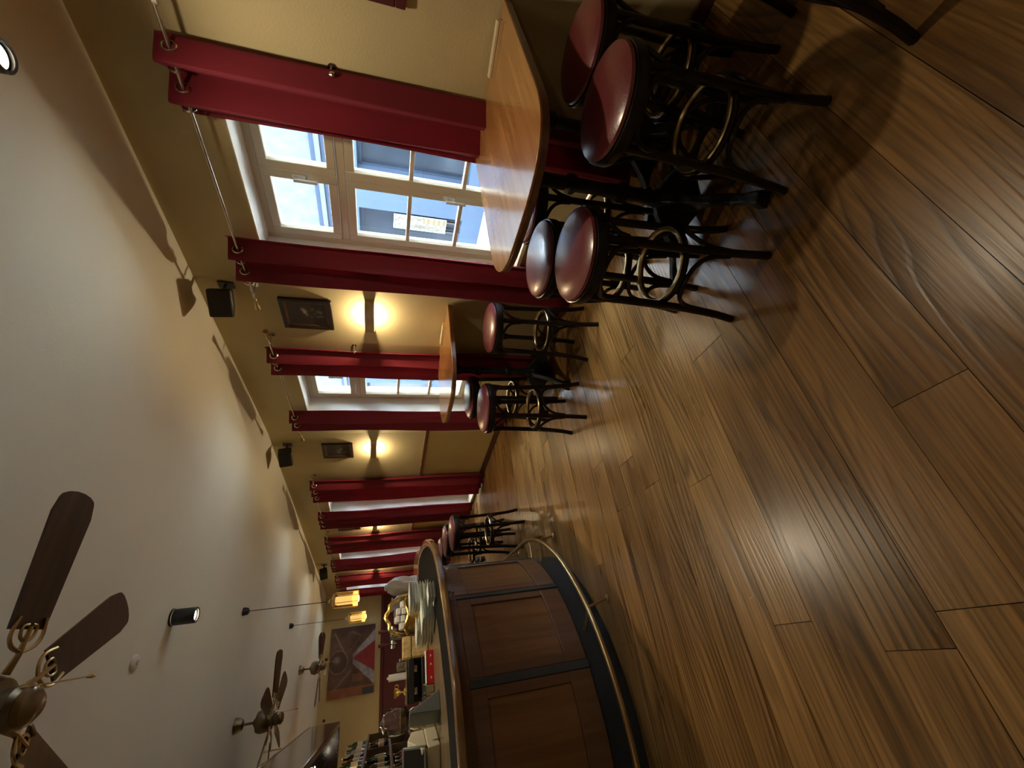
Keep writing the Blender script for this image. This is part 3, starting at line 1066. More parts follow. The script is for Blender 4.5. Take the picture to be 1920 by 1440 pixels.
# ------------------------------------------------------------------ ceiling fans
def make_fan(name, loc, rot, label, drop=0.25, scale=1.0, light=True):
    root = empty(name, loc, label=label, cat='ceiling fan', group='walnut-bladed ceiling fans')
    d = -drop
    MB().lathe([(0.02, -0.075), (0.045, -0.065), (0.062, -0.03), (0.066, 0.0)], 20).build('canopy', M['fanmetal'], root)
    MB().rod((0, 0, d + 0.10), (0, 0, -0.05), 0.011, 12).build('downrod', M['fanmetal'], root)
    MB().lathe([(0.03, d - 0.055), (0.075, d - 0.05), (0.088, d - 0.02), (0.094, d + 0.02), (0.094, d + 0.055), (0.08, d + 0.085), (0.04, d + 0.10), (0.02, d + 0.115)], 28).build('motor', M['fanmetal'], root)
    for k in range(6):
        a = rot + k * PI / 3
        T = Matrix.Rotation(a, 4, 'Z') @ Matrix.Translation((0, 0, d - 0.045)) @ Matrix.Rotation(math.radians(-12), 4, 'X')
        n = 7
        poly = [(0.185, -0.050), (0.50, -0.066)]
        for i in range(n + 1):
            t = -PI / 2 + PI * i / n
            poly.append((0.545 + 0.028 * math.cos(t), 0.058 * math.sin(t)))
        poly += [(0.50, 0.066), (0.185, 0.050)]
        bl = MB().prism([(p[0] * scale, p[1] * 1.12) for p in poly], -0.004, 0.004, T).build('blade', M['blade'], root)
        ir = MB()
        ir.tube([T @ Vector(p) for p in ((0.085, 0, 0.008), (0.13, 0, -0.006), (0.20, 0, -0.010))], [0.011, 0.008, 0.006], 8)
        for sgn in (-1, 1):
            pts = [(0.135, 0, -0.008), (0.15, sgn * 0.035, -0.008), (0.18, sgn * 0.050, -0.008), (0.225, sgn * 0.042, -0.008)]
            ir.tube([T @ p for p in smooth_poly(pts, 4)], 0.0055, 6)
            pts = [(0.16, 0, -0.008), (0.175, sgn * 0.02, -0.008), (0.20, sgn * 0.022, -0.008), (0.205, sgn * 0.006, -0.008)]
            ir.tube([T @ p for p in smooth_poly(pts, 4)], 0.0045, 6)
        ir.build('blade_iron', M['oldbrass'], bl)
    if light:
        MB().lathe([(0.045, d - 0.105), (0.055, d - 0.09), (0.05, d - 0.06), (0.045, d - 0.05)], 20).build('fitter', M['fanmetal'], root)
        MB().lathe([(0.001, d - 0.145), (0.03, d - 0.14), (0.048, d - 0.125), (0.052, d - 0.11), (0.04, d - 0.098)], 22).build('glass_bowl', mat_bowl, root)
    ch = MB().rod((0.05, -0.02, d - 0.24), (0.045, -0.02, d - 0.07), 0.0022, 6)
    ch.lathe([(0.001, d - 0.262), (0.006, d - 0.255), (0.004, d - 0.24)], 8, Matrix.Translation((0.05, -0.02, 0)))
    ch.build('pull_chain', M['brass'], root)
    return root


mat_bowl = mat('tea_glass_bowl', (0.20, 0.12, 0.05), 0.2, var=0.2, vscale=8, coat=0.4)
make_fan('ceiling_fan', (0.052, 1.738, ZC), math.radians(-1.7), 'nearest ceiling fan, dark blades with gilt arms, at the left edge', 0.255, 1.05)
make_fan('ceiling_fan', (-0.247, 5.53, ZC), math.radians(-8), 'middle ceiling fan with thin walnut blades, over the bar', 0.27)
make_fan('ceiling_fan', (0.191, 9.04, ZC), math.radians(26), 'farthest ceiling fan, in front of the large painting', 0.27)


# ------------------------------------------------------------------ ceiling spotlights
def spotlight(x, y_, label, tilt=(0.0, 0.0), e=SPOT_W):
    root = empty('ceiling_spotlight', (x, y_, ZC), label=label, cat='spotlight', group='cylinder ceiling spotlights')
    MB().lathe([(0.050, -0.010), (0.052, -0.008), (0.052, 0.0)], 24).build('mount_plate', M['black'], root)
    T = Matrix.Translation((0, 0, -0.012)) @ Matrix.Rotation(tilt[0], 4, 'X') @ Matrix.Rotation(tilt[1], 4, 'Y')
    MB().lathe([(0.036, -0.125), (0.044, -0.128), (0.048, -0.124), (0.048, -0.004), (0.044, 0.0), (0.036, -0.11)], 24, T, caps=False).build('cylinder', M['black'], root)
    MB().lathe([(0.001, -0.113), (0.030, -0.112), (0.036, -0.106), (0.036, -0.095)], 20, T).build('lens', M['spotbulb'], root)
    lo = lamp('spot_beam', 'SPOT', tuple(T @ Vector((0, 0, -0.135))), e, (1.0, 0.83, 0.58), root, 0.04, 165, 1.0, (tilt[0], tilt[1], 0))
    return root


spotlight(0.473, 3.528, 'black cylinder spotlight on the ceiling above the bar end', e=SPOT_W * 0.85)
spotlight(1.762, 0.877, 'ceiling spotlight glowing at the upper left corner of the photo', e=SPOT_W * 0.5)

for x_, y__, lab in ((-1.5, 0.4, 'added unseen fill spotlight behind the viewer on the bar side'), (0.4, -1.0, 'added unseen fill spotlight behind the viewer, mid room'), (-1.7, 3.0, 'added unseen fill spotlight over the hidden end of the bar')):  # out-of-view spotlights added to lift the warm ambient light
    spotlight(x_, y__, lab, e=SPOT_W * 0.09)
spotlight(-1.95, 6.6, 'added unseen fill spotlight behind the canopy on the bar side', e=SPOT_W * 2.2)  # added out of view to brighten the far end of the room
spotlight(-1.95, 10.0, 'added unseen fill spotlight near the hidden left end of the back wall', e=SPOT_W * 1.6)  # unseen lamp added to throw more light on the back wall

# smoke detector
root = empty('smoke_detector', (0.223, 3.185, ZC), label='small white disc detector on the ceiling between fan and spotlight', cat='detector')
MB().lathe([(0.028, -0.018), (0.036, -0.014), (0.040, -0.006), (0.040, 0.0)], 24).build('housing', M['white'], root)
MB().lathe([(0.012, -0.023), (0.014, -0.018)], 16).build('vent_cap', M['beige'], root)


# ------------------------------------------------------------------ pendant lanterns
def lantern(x, y_, label):
    root = empty('pendant_lantern', (x, y_, ZC), label=label, cat='pendant lamp', group='amber glass pendant lanterns')
    MB().lathe([(0.014, -0.055), (0.030, -0.045), (0.036, -0.015), (0.038, 0.0)], 18).build('ceiling_rose', M['black'], root)
    zt, zb = -0.76, -1.055
    for sgn in (-1, 1):
        MB().rod((0, sgn * 0.012, -0.05), (0, sgn * 0.016, zt), 0.0018, 6).build('wire', M['black'], root)
    MB().lathe([(0.012, zt - 0.03), (0.03, zt - 0.03), (0.016, zt - 0.012), (0.006, zt)], 12).build('finial', M['brass'], root)
    R = 0.078
    MB().lathe([(0.018, zt - 0.028), (R * 0.75, zt - 0.05), (R + 0.004, zt - 0.062), (R + 0.004, zt - 0.068), (0.02, zt - 0.06)], 8, a0=PI / 8, caps=False).build('cap', M['brass'], root)
    for k in range(8):
        a = PI / 8 + k * PI / 4
        MB().rod((R * math.cos(a), R * math.sin(a), zb), (R * math.cos(a), R * math.sin(a), zt - 0.062), 0.0035, 6).build('post', M['brass'], root)
        b = a + PI / 4
        p0, p1 = Vector((R * math.cos(a), R * math.sin(a), 0)), Vector((R * math.cos(b), R * math.sin(b), 0))
        q = [p0 + (p1 - p0) * 0.05, p0 + (p1 - p0) * 0.95]
        MB().add([(q[0].x, q[0].y, zb + 0.004), (q[1].x, q[1].y, zb + 0.004), (q[1].x, q[1].y, zt - 0.066), (q[0].x, q[0].y, zt - 0.066),
                  (q[0].x * .97, q[0].y * .97, zb + 0.004), (q[1].x * .97, q[1].y * .97, zb + 0.004), (q[1].x * .97, q[1].y * .97, zt - 0.066), (q[0].x * .97, q[0].y * .97, zt - 0.066)],
                 [(0, 1, 2, 3), (7, 6, 5, 4), (0, 4, 5, 1), (2, 6, 7, 3), (1, 5, 6, 2), (3, 7, 4, 0)]).build('pane', M['lglass'], root)
    MB().lathe([(0.02, zb - 0.012), (R + 0.004, zb - 0.006), (R + 0.004, zb), (0.02, zb + 0.003)], 8, a0=PI / 8).build('base_ring', M['brass'], root)
    MB().lathe([(0.022, zb + 0.003), (0.024, zb + 0.05), (0.018, zb + 0.055)], 12).build('candle_socket', M['oldbrass'], root)
    MB().lathe([(0.012, zb + 0.055), (0.030, zb + 0.085), (0.033, zb + 0.115), (0.022, zb + 0.155), (0.004, zb + 0.185)], 14).build('bulb', M['amber'], root)
    MB().lathe([(0.040, zb + 0.004), (0.046, zb + 0.006), (0.046, zt - 0.10), (0.034, zt - 0.075)], 16).build('amber_chimney', M['chimney'], root)
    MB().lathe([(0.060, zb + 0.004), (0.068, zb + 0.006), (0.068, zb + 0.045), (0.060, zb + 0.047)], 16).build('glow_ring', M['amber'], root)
    lamp('lantern_light', 'POINT', (0, 0, zb - 0.03), PENDANT_W, (1.0, 0.55, 0.16), root, 0.035)
    return root


lantern(0.667, 5.132, 'nearer and larger amber glass lantern hanging on two wires')
lantern(0.734, 7.677, 'farther amber glass lantern hanging in front of the painting')


# ------------------------------------------------------------------ the bar
BC = Vector((-0.572, 4.10))
BR = 1.27


def bpath(Lc, off=0.0):
    """point on the bar front at arc length Lc (0 = where the side begins to curve), pushed out by off"""
    q = BR * PI / 2
    if Lc < 0:
        return Vector((BC.x + BR + off, BC.y - Lc, 0))
    if Lc > q:
        return Vector((BC.x - (Lc - q), BC.y - BR - off, 0))
    a = -Lc / BR
    return Vector((BC.x + (BR + off) * math.cos(a), BC.y + (BR + off) * math.sin(a), 0))


def curved(mb, L0, L1, z0, z1, o0, o1, step=0.06):
    n = max(1, int(math.ceil((L1 - L0) / step)))
    vs, fs = [], []
    for i in range(n + 1):
        Lc = L0 + (L1 - L0) * i / n
        a, b = bpath(Lc, o0), bpath(Lc, o1)
        vs += [(a.x, a.y, z0), (b.x, b.y, z0), (b.x, b.y, z1), (a.x, a.y, z1)]
    for i in range(n):
        for q in range(4):
            fs.append((i * 4 + q, i * 4 + (q + 1) % 4, (i + 1) * 4 + (q + 1) % 4, (i + 1) * 4 + q))
    fs += [(0, 1, 2, 3), (n * 4 + 3, n * 4 + 2, n * 4 + 1, n * 4)]
    return mb.add(vs, fs)


bar = empty('bar_counter', (0, 3.9, 0), label='curved wooden bar counter with brass foot rail', cat='bar')
barT = Matrix.Translation((0, -3.9, 0))


def bput(mb, name, m, parent=None, bevel=0.0):
    mb.v = [tuple(barT @ Vector(p)) for p in mb.v]
    return mb.build(name, M[m], parent or bar, bevel=bevel)


L_END, L_SIDE = 3.2, -1.10
bput(curved(MB(), L_SIDE, L_END, 0.0, 0.21, -0.08, -0.012), 'plinth', 'kick')
bput(curved(MB(), L_SIDE, L_END, 0.21, 1.03, -0.08, -0.022), 'carcass', 'barwood')
pil = [-0.820, -0.224, 0.368, 0.964, 1.552, 2.144, 2.736]
for i, Lc in enumerate(pil):
    hw = 0.024 if i != 3 else 0.018
    bput(curved(MB(), Lc - hw, Lc + hw, 0.21, 0.965, -0.02, 0.004), 'pilaster', 'pil', bevel=0.004)
for a, b in zip(pil[:-1], pil[1:]):
    a += 0.026; b -= 0.026
    z0, z1 = 0.215, 1.03
    fw = 0.055
    fr = MB()
    curved(fr, a, b, 0.87, z1, -0.022, 0.0)
    curved(fr, a, b, z0, 0.355, -0.022, 0.0)
    curved(fr, a, a + fw, 0.355, 0.87, -0.022, 0.0)
    curved(fr, b - fw, b, 0.355, 0.87, -0.022, 0.0)
    bput(fr, 'panel_frame', 'barframe', bevel=0.003)
    bput(curved(MB(), a + fw, b - fw, 0.357, 0.868, -0.021, -0.012), 'inset_panel', 'barwood')
bput(curved(MB(), L_SIDE, L_END, 0.965, 1.03, -0.01, 0.012), 'cornice', 'barframe', bevel=0.006)
# coat hook on the narrow pilaster
hk = MB()
hp, ho = bpath(0.964, 0.004), bpath(0.964, 0.05)
hk.tube([(hp.x, hp.y, 0.985), (ho.x, ho.y, 0.978), (ho.x, ho.y, 1.0)], 0.006, 8)
hk.lathe([(0.001, -0.012), (0.011, -0.006), (0.011, 0.006), (0.001, 0.012)], 10, Matrix.Translation((ho.x, ho.y, 1.005)))
bput(hk, 'bag_hook', 'steel')
# end wall of the bar, closing it
bput(MB().box(-2.2, BC.x + BR - 0.03, 5.12, 5.20, 0.0, 1.03), 'end_panel', 'barwood')
# top
rim_pts = [(-2.2, 2.72), (-1.3, 2.715), (-0.80, 2.71), (-0.45, 2.725), (-0.134, 2.795), (0.099, 2.925), (0.30, 3.060), (0.489, 3.214), (0.680, 3.440), (0.822, 3.690), (0.951, 4.08),
           (1.023, 4.486), (1.049, 4.837), (1.035, 5.081), (0.930, 5.260), (0.741, 5.331), (0.30, 5.34), (-2.2, 5.34)]
rim_s = [(p.x, p.y) for p in smooth_poly([(x, y_, 0) for x, y_ in rim_pts], 5)]


def inset_poly(poly, d):
    P = [Vector(p) for p in poly]
    out = []
    for i, p in enumerate(P):
        a, b = P[max(0, i - 1)], P[min(len(P) - 1, i + 1)]
        t = (b - a).normalized()
        n = Vector((-t.y, t.x))
        out.append((p.x + n.x * d, p.y + n.y * d))
    return out


ins2 = inset_poly(rim_s, 0.40)
bput(MB().prism(inset_poly(rim_s, 0.01), 1.031, 1.052), 'top_slab', 'barrail')
# rounded rim strip
vs, fs = [], []
prof = [(0.0, 1.028), (-0.010, 1.034), (-0.013, 1.052), (-0.006, 1.068), (0.012, 1.075), (0.034, 1.074), (0.050, 1.069), (0.058, 1.060), (0.058, 1.032)]
secs = [inset_poly(rim_s, o) for o, _ in prof]
nn, kk = len(rim_s), len(prof)
for i in range(nn):
    for k in range(kk):
        vs.append((secs[k][i][0], secs[k][i][1], prof[k][1]))
for i in range(nn - 1):
    for k in range(kk):
        fs.append((i * kk + k, i * kk + (k + 1) % kk, (i + 1) * kk + (k + 1) % kk, (i + 1) * kk + k))
fs += [tuple(range(kk)), tuple(reversed(range((nn - 1) * kk, nn * kk)))]
bput(MB().add(vs, fs), 'rim', 'barrail')
q1 = inset_poly(rim_s, 0.0585)
bput(MB().prism(q1, 1.0525, 1.0635), 'black_inset', 'bartop')
bput(MB().prism(ins2, 1.06355, 1.0642), 'inner_counter', 'barinner')
# brass foot rail
zr = 0.152
rail_pts = [bpath(Lc, 0.145) for Lc in [L_SIDE + 0.25 + 0.05 * i for i in range(int((L_END - 0.15 - L_SIDE - 0.25) / 0.05))]]
rail = bput(MB().tube([(p.x, p.y, zr) for p in rail_pts], 0.0175, 12), 'foot_rail', 'oldbrass')
for Lc in (-0.62, 0.19, 0.44, 1.305, 2.25, 2.9):
    p, w = bpath(Lc, 0.145), bpath(Lc + 0.05, -0.010)
    f = bpath(Lc - 0.02, 0.175)
    b = MB()
    b.tube([(p.x, p.y, zr), (p.x * 0.5 + w.x * 0.5, p.y * 0.5 + w.y * 0.5, zr - 0.004), (w.x, w.y, zr + 0.004)], [0.009, 0.009, 0.012], 8)
    b.tube([(p.x, p.y, zr), (f.x * 0.6 + p.x * 0.4, f.y * 0.6 + p.y * 0.4, zr * 0.5), (f.x, f.y, 0.012)], [0.009, 0.007, 0.008], 8)
    b.lathe([(0.026, 0.0), (0.026, 0.005), (0.012, 0.014)], 14, Matrix.Translation((f.x, f.y, 0)))
    b.v = [tuple(barT @ Vector(v)) for v in b.v]
    b.build('rail_bracket', M['oldbrass'], rail)

ZT = 1.0642   # working surface of the bar


def thing_on(name, x, y_, label, cat, group=None, rz=0.0, z=ZT):
    return empty(name, (x, y_, z), rz, label, cat, group)


# stacks of plates at the bar end
def slab_stack(x, y_, n, w, d, t, label, rz=0.3):
    names = ['topmost', 'second', 'third', 'fourth', 'fifth', 'sixth', 'seventh', 'eighth']
    rr = random.Random(int(x * 900) + n)
    for i in range(n):
        dx, dy, r = rr.uniform(-0.006, 0.006), rr.uniform(-0.006, 0.006), rr.uniform(-0.05, 0.05)
        pl = thing_on('plate', x + dx, y_ + dy, '%s plate %s' % (names[n - 1 - i] + ('' if i == n - 1 else ' from the top'), label), 'plate', 'pale square plates on the bar', rz + r, ZT + i * t)
        T = Matrix.Identity(4)
        m = MB()
        m.prism([(-w * .38, -d * .38), (w * .38, -d * .38), (w * .38, d * .38), (-w * .38, d * .38)], 0.0, t * 0.35, T)
        m.build('well', M['porcelain'], pl)
        m = MB()
        vs = []
        for s_, z_ in ((0.38, 0.0), (0.5, t * 0.72), (0.5, t * 0.9), (0.37, t * 0.36)):
            vs += [T @ Vector((-w * s_, -d * s_, z_)), T @ Vector((w * s_, -d * s_, z_)), T @ Vector((w * s_, d * s_, z_)), T @ Vector((-w * s_, d * s_, z_))]
        fs = []
        for k in range(3):
            for q in range(4):
                fs.append((k * 4 + q, k * 4 + (q + 1) % 4, (k + 1) * 4 + (q + 1) % 4, (k + 1) * 4 + q))
        m.add(vs, fs)
        m.build('rim', M['porcelain'], pl)


slab_stack(0.47, 3.98, 8, 0.20, 0.16, 0.022, 'of the tallest pale stack at the bar end', 0.5)
slab_stack(0.31, 3.72, 5, 0.22, 0.16, 0.020, 'of the low pale stack before the tallest stack', 0.75)
slab_stack(0.44, 3.55, 3, 0.14, 0.11, 0.021, 'of the smallest pale stack, close to the bar rim', 0.6)
slab_stack(0.22, 3.95, 6, 0.17, 0.15, 0.021, 'of the pale stack beside the gold basket', 0.9)

# gold foil basket with wrapped rolls
root = thing_on('gold_basket', 0.40, 4.55, 'gold foil basket holding wrapped white packets on the bar', 'basket')
pts = []
mbk = MB()
for k in range(28):
    a = 2 * PI * k / 28
    pts.append((0.17 * math.cos(a), 0.13 * math.sin(a), 0.17 + 0.015 * math.sin(5 * a)))
MB().tube(pts, 0.016, 8, closed=True).build('rim', M['gold'], root)
MB().lathe([(0.09, 0.0), (0.11, 0.02), (0.15, 0.15), (0.165, 0.17), (0.155, 0.165), (0.105, 0.025), (0.08, 0.008)], 24, Matrix.Scale(0.8, 4, (0, 1, 0)), caps=False).build('bowl', M['gold'], root)
hp = [(0.165 * math.cos(t), 0.0, 0.17 + 0.175 * math.sin(t) + 0.012 * math.sin(9 * t)) for t in [PI * i / 20 for i in range(21)]]
MB().tube(hp, 0.017, 8).build('handle', M['gold'], root)
rr = random.Random(5)
for i in range(4):
    for j in range(4):
        x, y_ = -0.09 + 0.06 * i, -0.075 + 0.05 * j
        z = 0.12 + 0.03 * rr.random()
        for lv in range(3 if 0 < i < 3 else 2):
            pk = MB().box(-0.027, 0.027, -0.022, 0.022, 0, 0.043).build('wrapped_packet', M['white'], bevel=0.008, loc=(0.40 + x, 4.55 + y_, ZT + z + lv * 0.046))
            pk.rotation_euler = (0, 0, rr.uniform(-.12, .12))
            tag(pk, 'small white wrapped packet heaped in the gold basket', 'packet', 'packets in the gold basket')

# beer tap with two handles
root = thing_on('beer_tap', 0.245, 4.72, 'steel beer tap with two dark handles behind the plates', 'beer tap')
MB().lathe([(0.05, 0.0), (0.05, 0.012), (0.03, 0.02), (0.027, 0.26), (0.034, 0.275), (0.034, 0.30), (0.02, 0.31)], 20).build('column', M['steel'], root)
MB().rod((-0.09, 0, 0.285), (0.09, 0, 0.285), 0.024, 14).build('cross_pipe', M['steel'], root)
for x in (-0.055, 0.055):
    MB().tube([(x, 0, 0.285), (x, -0.05, 0.285), (x, -0.075, 0.25)], 0.011, 8).build('spout', M['steel'], root)
    MB().tube([(x, -0.02, 0.30), (x, -0.028, 0.36), (x, -0.03, 0.415)], [0.007, 0.012, 0.015], 10).build('tap_handle', M['redpanel'], root)

# wicker box
root = thing_on('wicker_box', 0.13, 4.32, 'tan wicker box with a lid on the bar', 'box', rz=0.1)
MB().box(-0.075, 0.075, -0.055, 0.055, 0.0, 0.14).build('body', M['wicker'], root, bevel=0.008)
MB().box(-0.08, 0.08, -0.06, 0.06, 0.141, 0.215).build('lid', M['wicker'], root, bevel=0.008)

# black coffee machine
root = thing_on('coffee_machine', -0.11, 4.66, 'black boxy coffee machine with a pale edge behind the bar', 'coffee machine')
MB().box(-0.17, 0.17, -0.06, 0.20, 0.0, 0.035).build('base', M['black'], root, bevel=0.005)
MB().box(-0.17, 0.17, 0.06, 0.20, 0.036, 0.16).build('body', M['black'], root, bevel=0.005)
MB().box(-0.17, 0.17, -0.06, 0.20, 0.10, 0.155).build('head', M['black'], root, bevel=0.006)
MB().box(-0.175, 0.175, -0.065, 0.205, 0.1605, 0.167).build('top_trim', M['steel'], root)
for x in (-0.08, 0.08):
    MB().lathe([(0.018, 0.07), (0.03, 0.075), (0.03, 0.099)], 14, Matrix.Translation((x, -0.02, 0))).build('group_head', M['steel'], root)
# things on the coffee machine
ZM = ZT + 0.1672
for k in range(3):
    cu = thing_on('steel_cup', 0.005 + 0.012 * (k - 1), 4.70 + 0.055 * (k - 1), ('front', 'middle', 'rear')[k] + ' steel cup of the three on the coffee machine', 'cup', 'steel cups on the coffee machine', z=ZM)
    MB().lathe([(0.001, 0.0), (0.018, 0.0), (0.024, 0.06), (0.025, 0.08), (0.023, 0.078), (0.016, 0.006), (0.001, 0.005)], 20, caps=False).build('bowl', M['steel'], cu)
    MB().torus((0.034, 0, 0.045), 0.014, 0.003, 'Y', 12, 6).build('handle', M['steel'], cu)
root = thing_on('paper_towel_roll', -0.07, 4.76, 'white roll standing upright on the coffee machine', 'roll', z=ZM)
MB().lathe([(0.028, 0.0), (0.028, 0.15), (0.014, 0.151)], 18).build('paper', M['white'], root)
MB().lathe([(0.010, 0.150), (0.012, 0.155), (0.006, 0.165)], 10).build('core', M['beige'], root)
root = thing_on('gilt_cup', -0.19, 4.78, 'small gilt cup on the coffee machine', 'cup', z=ZM)
MB().lathe([(0.03, 0.0), (0.032, 0.006), (0.008, 0.02), (0.010, 0.04), (0.035, 0.07), (0.038, 0.10), (0.034, 0.098), (0.03, 0.07)], 18, caps=False).build('bowl', M['gold'], root)
MB().torus((0.045, 0, 0.078), 0.016, 0.004, 'Y', 14, 6).build('handle', M['gold'], root)

# red carton
root = thing_on('red_carton', -0.03, 3.92, 'long red carton with pale marks on the bar', 'carton', rz=0.05)
MB().box(-0.11, 0.11, -0.04, 0.04, 0.0, 0.052).build('body', M['red'], root, bevel=0.003)
MB().box(-0.112, 0.112, -0.042, 0.042, 0.0525, 0.058).build('lid', M['white'], root, bevel=0.001)
for x in (-0.065, 0.02, 0.075):
    MB().prism([(x - 0.005, 0.014), (x + 0.009, 0.018), (x + 0.004, 0.024), (x - 0.010, 0.026)], 0.0, 0.0006, Matrix.Translation((0, -0.0402, 0)) @ Matrix.Rotation(PI / 2, 4, 'X')).build('pale_mark', M['white'], root)

# drinking glasses along the inner counter
ords = ['first', 'second', 'third', 'fourth', 'fifth', 'sixth', 'seventh', 'eighth', 'ninth', 'tenth', 'eleventh', 'twelfth']
gm = MB().lathe([(0.026, 0.0), (0.028, 0.004), (0.034, 0.085), (0.032, 0.084), (0.026, 0.008), (0.001, 0.007)], 18, caps=False).mesh('tumbler_wall', M['cglass'])
gb = MB().lathe([(0.001, 0.0), (0.026, 0.0), (0.026, 0.006), (0.001, 0.006)], 18, caps=False).mesh('tumbler_base', M['cglass'])
for k in range(5):
    g = thing_on('drinking_glass', -0.16 - 0.042 * k * 1.75, 3.86 + 0.03 * (k % 2), '%s clear drinking glass in the row between red carton and cash register' % ords[k], 'glass', 'clear glasses on the bar')
    kids('glass_wall', gm, g)
    kids('glass_base', gb, g)

# cash register with slanted screen
root = thing_on('cash_register', -0.56, 3.74, 'beige cash register with a dark slanted screen on the bar', 'cash register', rz=-0.25)
MB().box(-0.17, 0.14, -0.12, 0.16, 0.0, 0.085).build('drawer_base', M['beige'], root, bevel=0.008)
MB().prism([(-0.12, 0.086), (0.16, 0.086), (0.16, 0.17), (0.03, 0.205), (-0.12, 0.12)], -0.165, 0.135, Matrix.Rotation(PI / 2, 4, 'Z') @ Matrix.Rotation(PI / 2, 4, 'X')).build('keyboard_housing', M['beige'], root, bevel=0.006)
scr = MB().box(-0.13, 0.13, -0.012, 0.012, 0.0, 0.17, TR((0.02, -0.14, 0.09), 0.25, -0.55)).build('screen_housing', M['greyplast'], root, bevel=0.006)
MB().box(-0.115, 0.115, -0.0145, -0.0125, 0.015, 0.155, TR((0.02, -0.14, 0.09), 0.25, -0.55)).build('screen_face', M['screen'], scr)
for i in range(4):
    for j in range(3):
        MB().box(-0.14 + 0.04 * i, -0.108 + 0.04 * i, -0.06 + 0.035 * j, -0.032 + 0.035 * j, 0.0, 0.012, TR((0, 0, 0.155 + 0.02 * j), 0, 0.35)).build('key', M['white'], root, bevel=0.002)
root = thing_on('card_terminal', -0.26, 3.60, 'grey wedge-shaped display stand beside the cash register', 'terminal', rz=0.5)
MB().prism([(-0.06, 0.0), (0.07, 0.0), (0.055, 0.02), (-0.035, 0.20), (-0.05, 0.20)], -0.085, 0.085, Matrix.Rotation(PI / 2, 4, 'X')).build('wedge', M['greyplast'], root, bevel=0.004)
MB().box(-0.03, 0.03, -0.07, 0.07, -0.003, 0.0, TR((0.016, 0, 0.108), 0, 0, 1.07)).build('panel', M['screen'], root)

# high table beyond the bar with bags on it
root = empty('high_table', (1.02, 6.75, 0), label='orange wooden high table just beyond the end of the bar', cat='table')
poly = []
for i in range(28):
    a = 2 * PI * i / 28
    ca, sa = math.cos(a), math.sin(a)
    poly.append((0.36 * math.copysign(abs(ca) ** 0.6, ca), 0.58 * math.copysign(abs(sa) ** 0.6, sa)))
MB().prism(poly, 0.955, 0.99).build('tabletop', M['ttop'], root, bevel=0.004)
pedestal(root, 0, 0, 0.6, 0.7, 0.954)
root = empty('plastic_bag', (0.93, 6.48, 0.9905), label='tall pale translucent bag standing on the orange high table', cat='bag')
pr = []
mbg = MB()
vs, fs = [], []
for j in range(13):
    t = j / 12
    for i in range(20):
        a = 2 * PI * i / 20
        r = (0.11 + 0.02 * math.sin(3 * a + 4 * t) + 0.012 * math.sin(7 * a - 6 * t)) * (1 - 0.45 * max(0, t - 0.8) / 0.2)
        vs.append((r * 0.95 * math.cos(a), r * 0.75 * math.sin(a), 0.40 * t))
for j in range(12):
    for i in range(20):
        fs.append((j * 20 + i, j * 20 + (i + 1) % 20, (j + 1) * 20 + (i + 1) % 20, (j + 1) * 20 + i))
fs += [tuple(reversed(range(20))), tuple(range(240, 260))]
MB().add(vs, fs).build('body', M['bag'], root)
MB().lathe([(0.03, 0.401), (0.045, 0.415), (0.03, 0.435), (0.005, 0.44)], 14).build('knot', M['bag'], root)
root = empty('plastic_bag', (0.74, 6.72, 0.9905), label='shorter pale folded bag beside the tall bag on the high table', cat='bag')
MB().add([(v[0] * 1.0, v[1] * 0.9, v[2] * 0.8) for v in vs], fs).build('body', M['bag'], root)
MB().box(-0.09, 0.09, -0.012, 0.012, 0.321, 0.34).build('folded_top', M['bag'], root, bevel=0.006)

# glass jar behind the bar
root = thing_on('glass_jar', -0.40, 4.85, 'large round glass jar with steel base behind the bar', 'jar')
MB().lathe([(0.085, 0.0), (0.09, 0.01), (0.085, 0.10), (0.07, 0.13)], 22).build('base', M['steel'], root)
MB().lathe([(0.06, 0.131), (0.095, 0.16), (0.11, 0.24), (0.10, 0.31), (0.07, 0.345)], 24, caps=False).build('bowl', M['cglass'], root)
MB().lathe([(0.05, 0.14), (0.088, 0.16), (0.098, 0.21), (0.01, 0.215)], 22).build('beans', M['cab'], root)
MB().lathe([(0.072, 0.345), (0.075, 0.355), (0.03, 0.37), (0.012, 0.385)], 20).build('lid', M['steel'], root)


# ------------------------------------------------------------------ back bar: shelves, bottles, canopy
root = empty('back_bar', (-1.15, 7.2, 0), label='dark back bar cabinet with bottle shelves at the lower left', cat='cabinet')
T = Matrix.Translation((1.15, -7.2, 0))
MB().box(-1.45, -0.80, 5.75, 9.0, 0.0, 1.02, T).build('lower_cabinet', M['cab'], root, bevel=0.006)
MB().box(-1.47, -0.78, 5.73, 9.02, 1.021, 1.055, T).build('worktop', M['shelfwood'], root, bevel=0.004)
MB().box(-1.47, -1.44, 5.73, 9.02, 1.056, 1.92, T).build('back_panel', M['cab'], root)
for z in (1.30, 1.60):
    MB().box(-1.44, -0.82, 5.75, 9.0, z, z + 0.028, T).build('shelf', M['shelfwood'], root, bevel=0.003)
for y_ in (5.75, 7.36, 8.97):
    MB().box(-1.44, -0.83, y_, y_ + 0.03, 1.056, 1.299, T).build('upright', M['shelfwood'], root)
    MB().box(-1.44, -0.83, y_, y_ + 0.03, 1.329, 1.599, T).build('upright', M['shelfwood'], root)
for k in range(4):
    a = 5.80 + k * 0.8
    dr = MB().box(-0.799, -0.782, a, a + 0.76, 0.10, 0.98, T).build('door', M['shelfwood'], root, bevel=0.004)
    MB().rod(T @ Vector((-0.762, a + 0.70, 0.55)), T @ Vector((-0.762, a + 0.70, 0.68)), 0.006, 8).build('handle', M['steel'], dr)


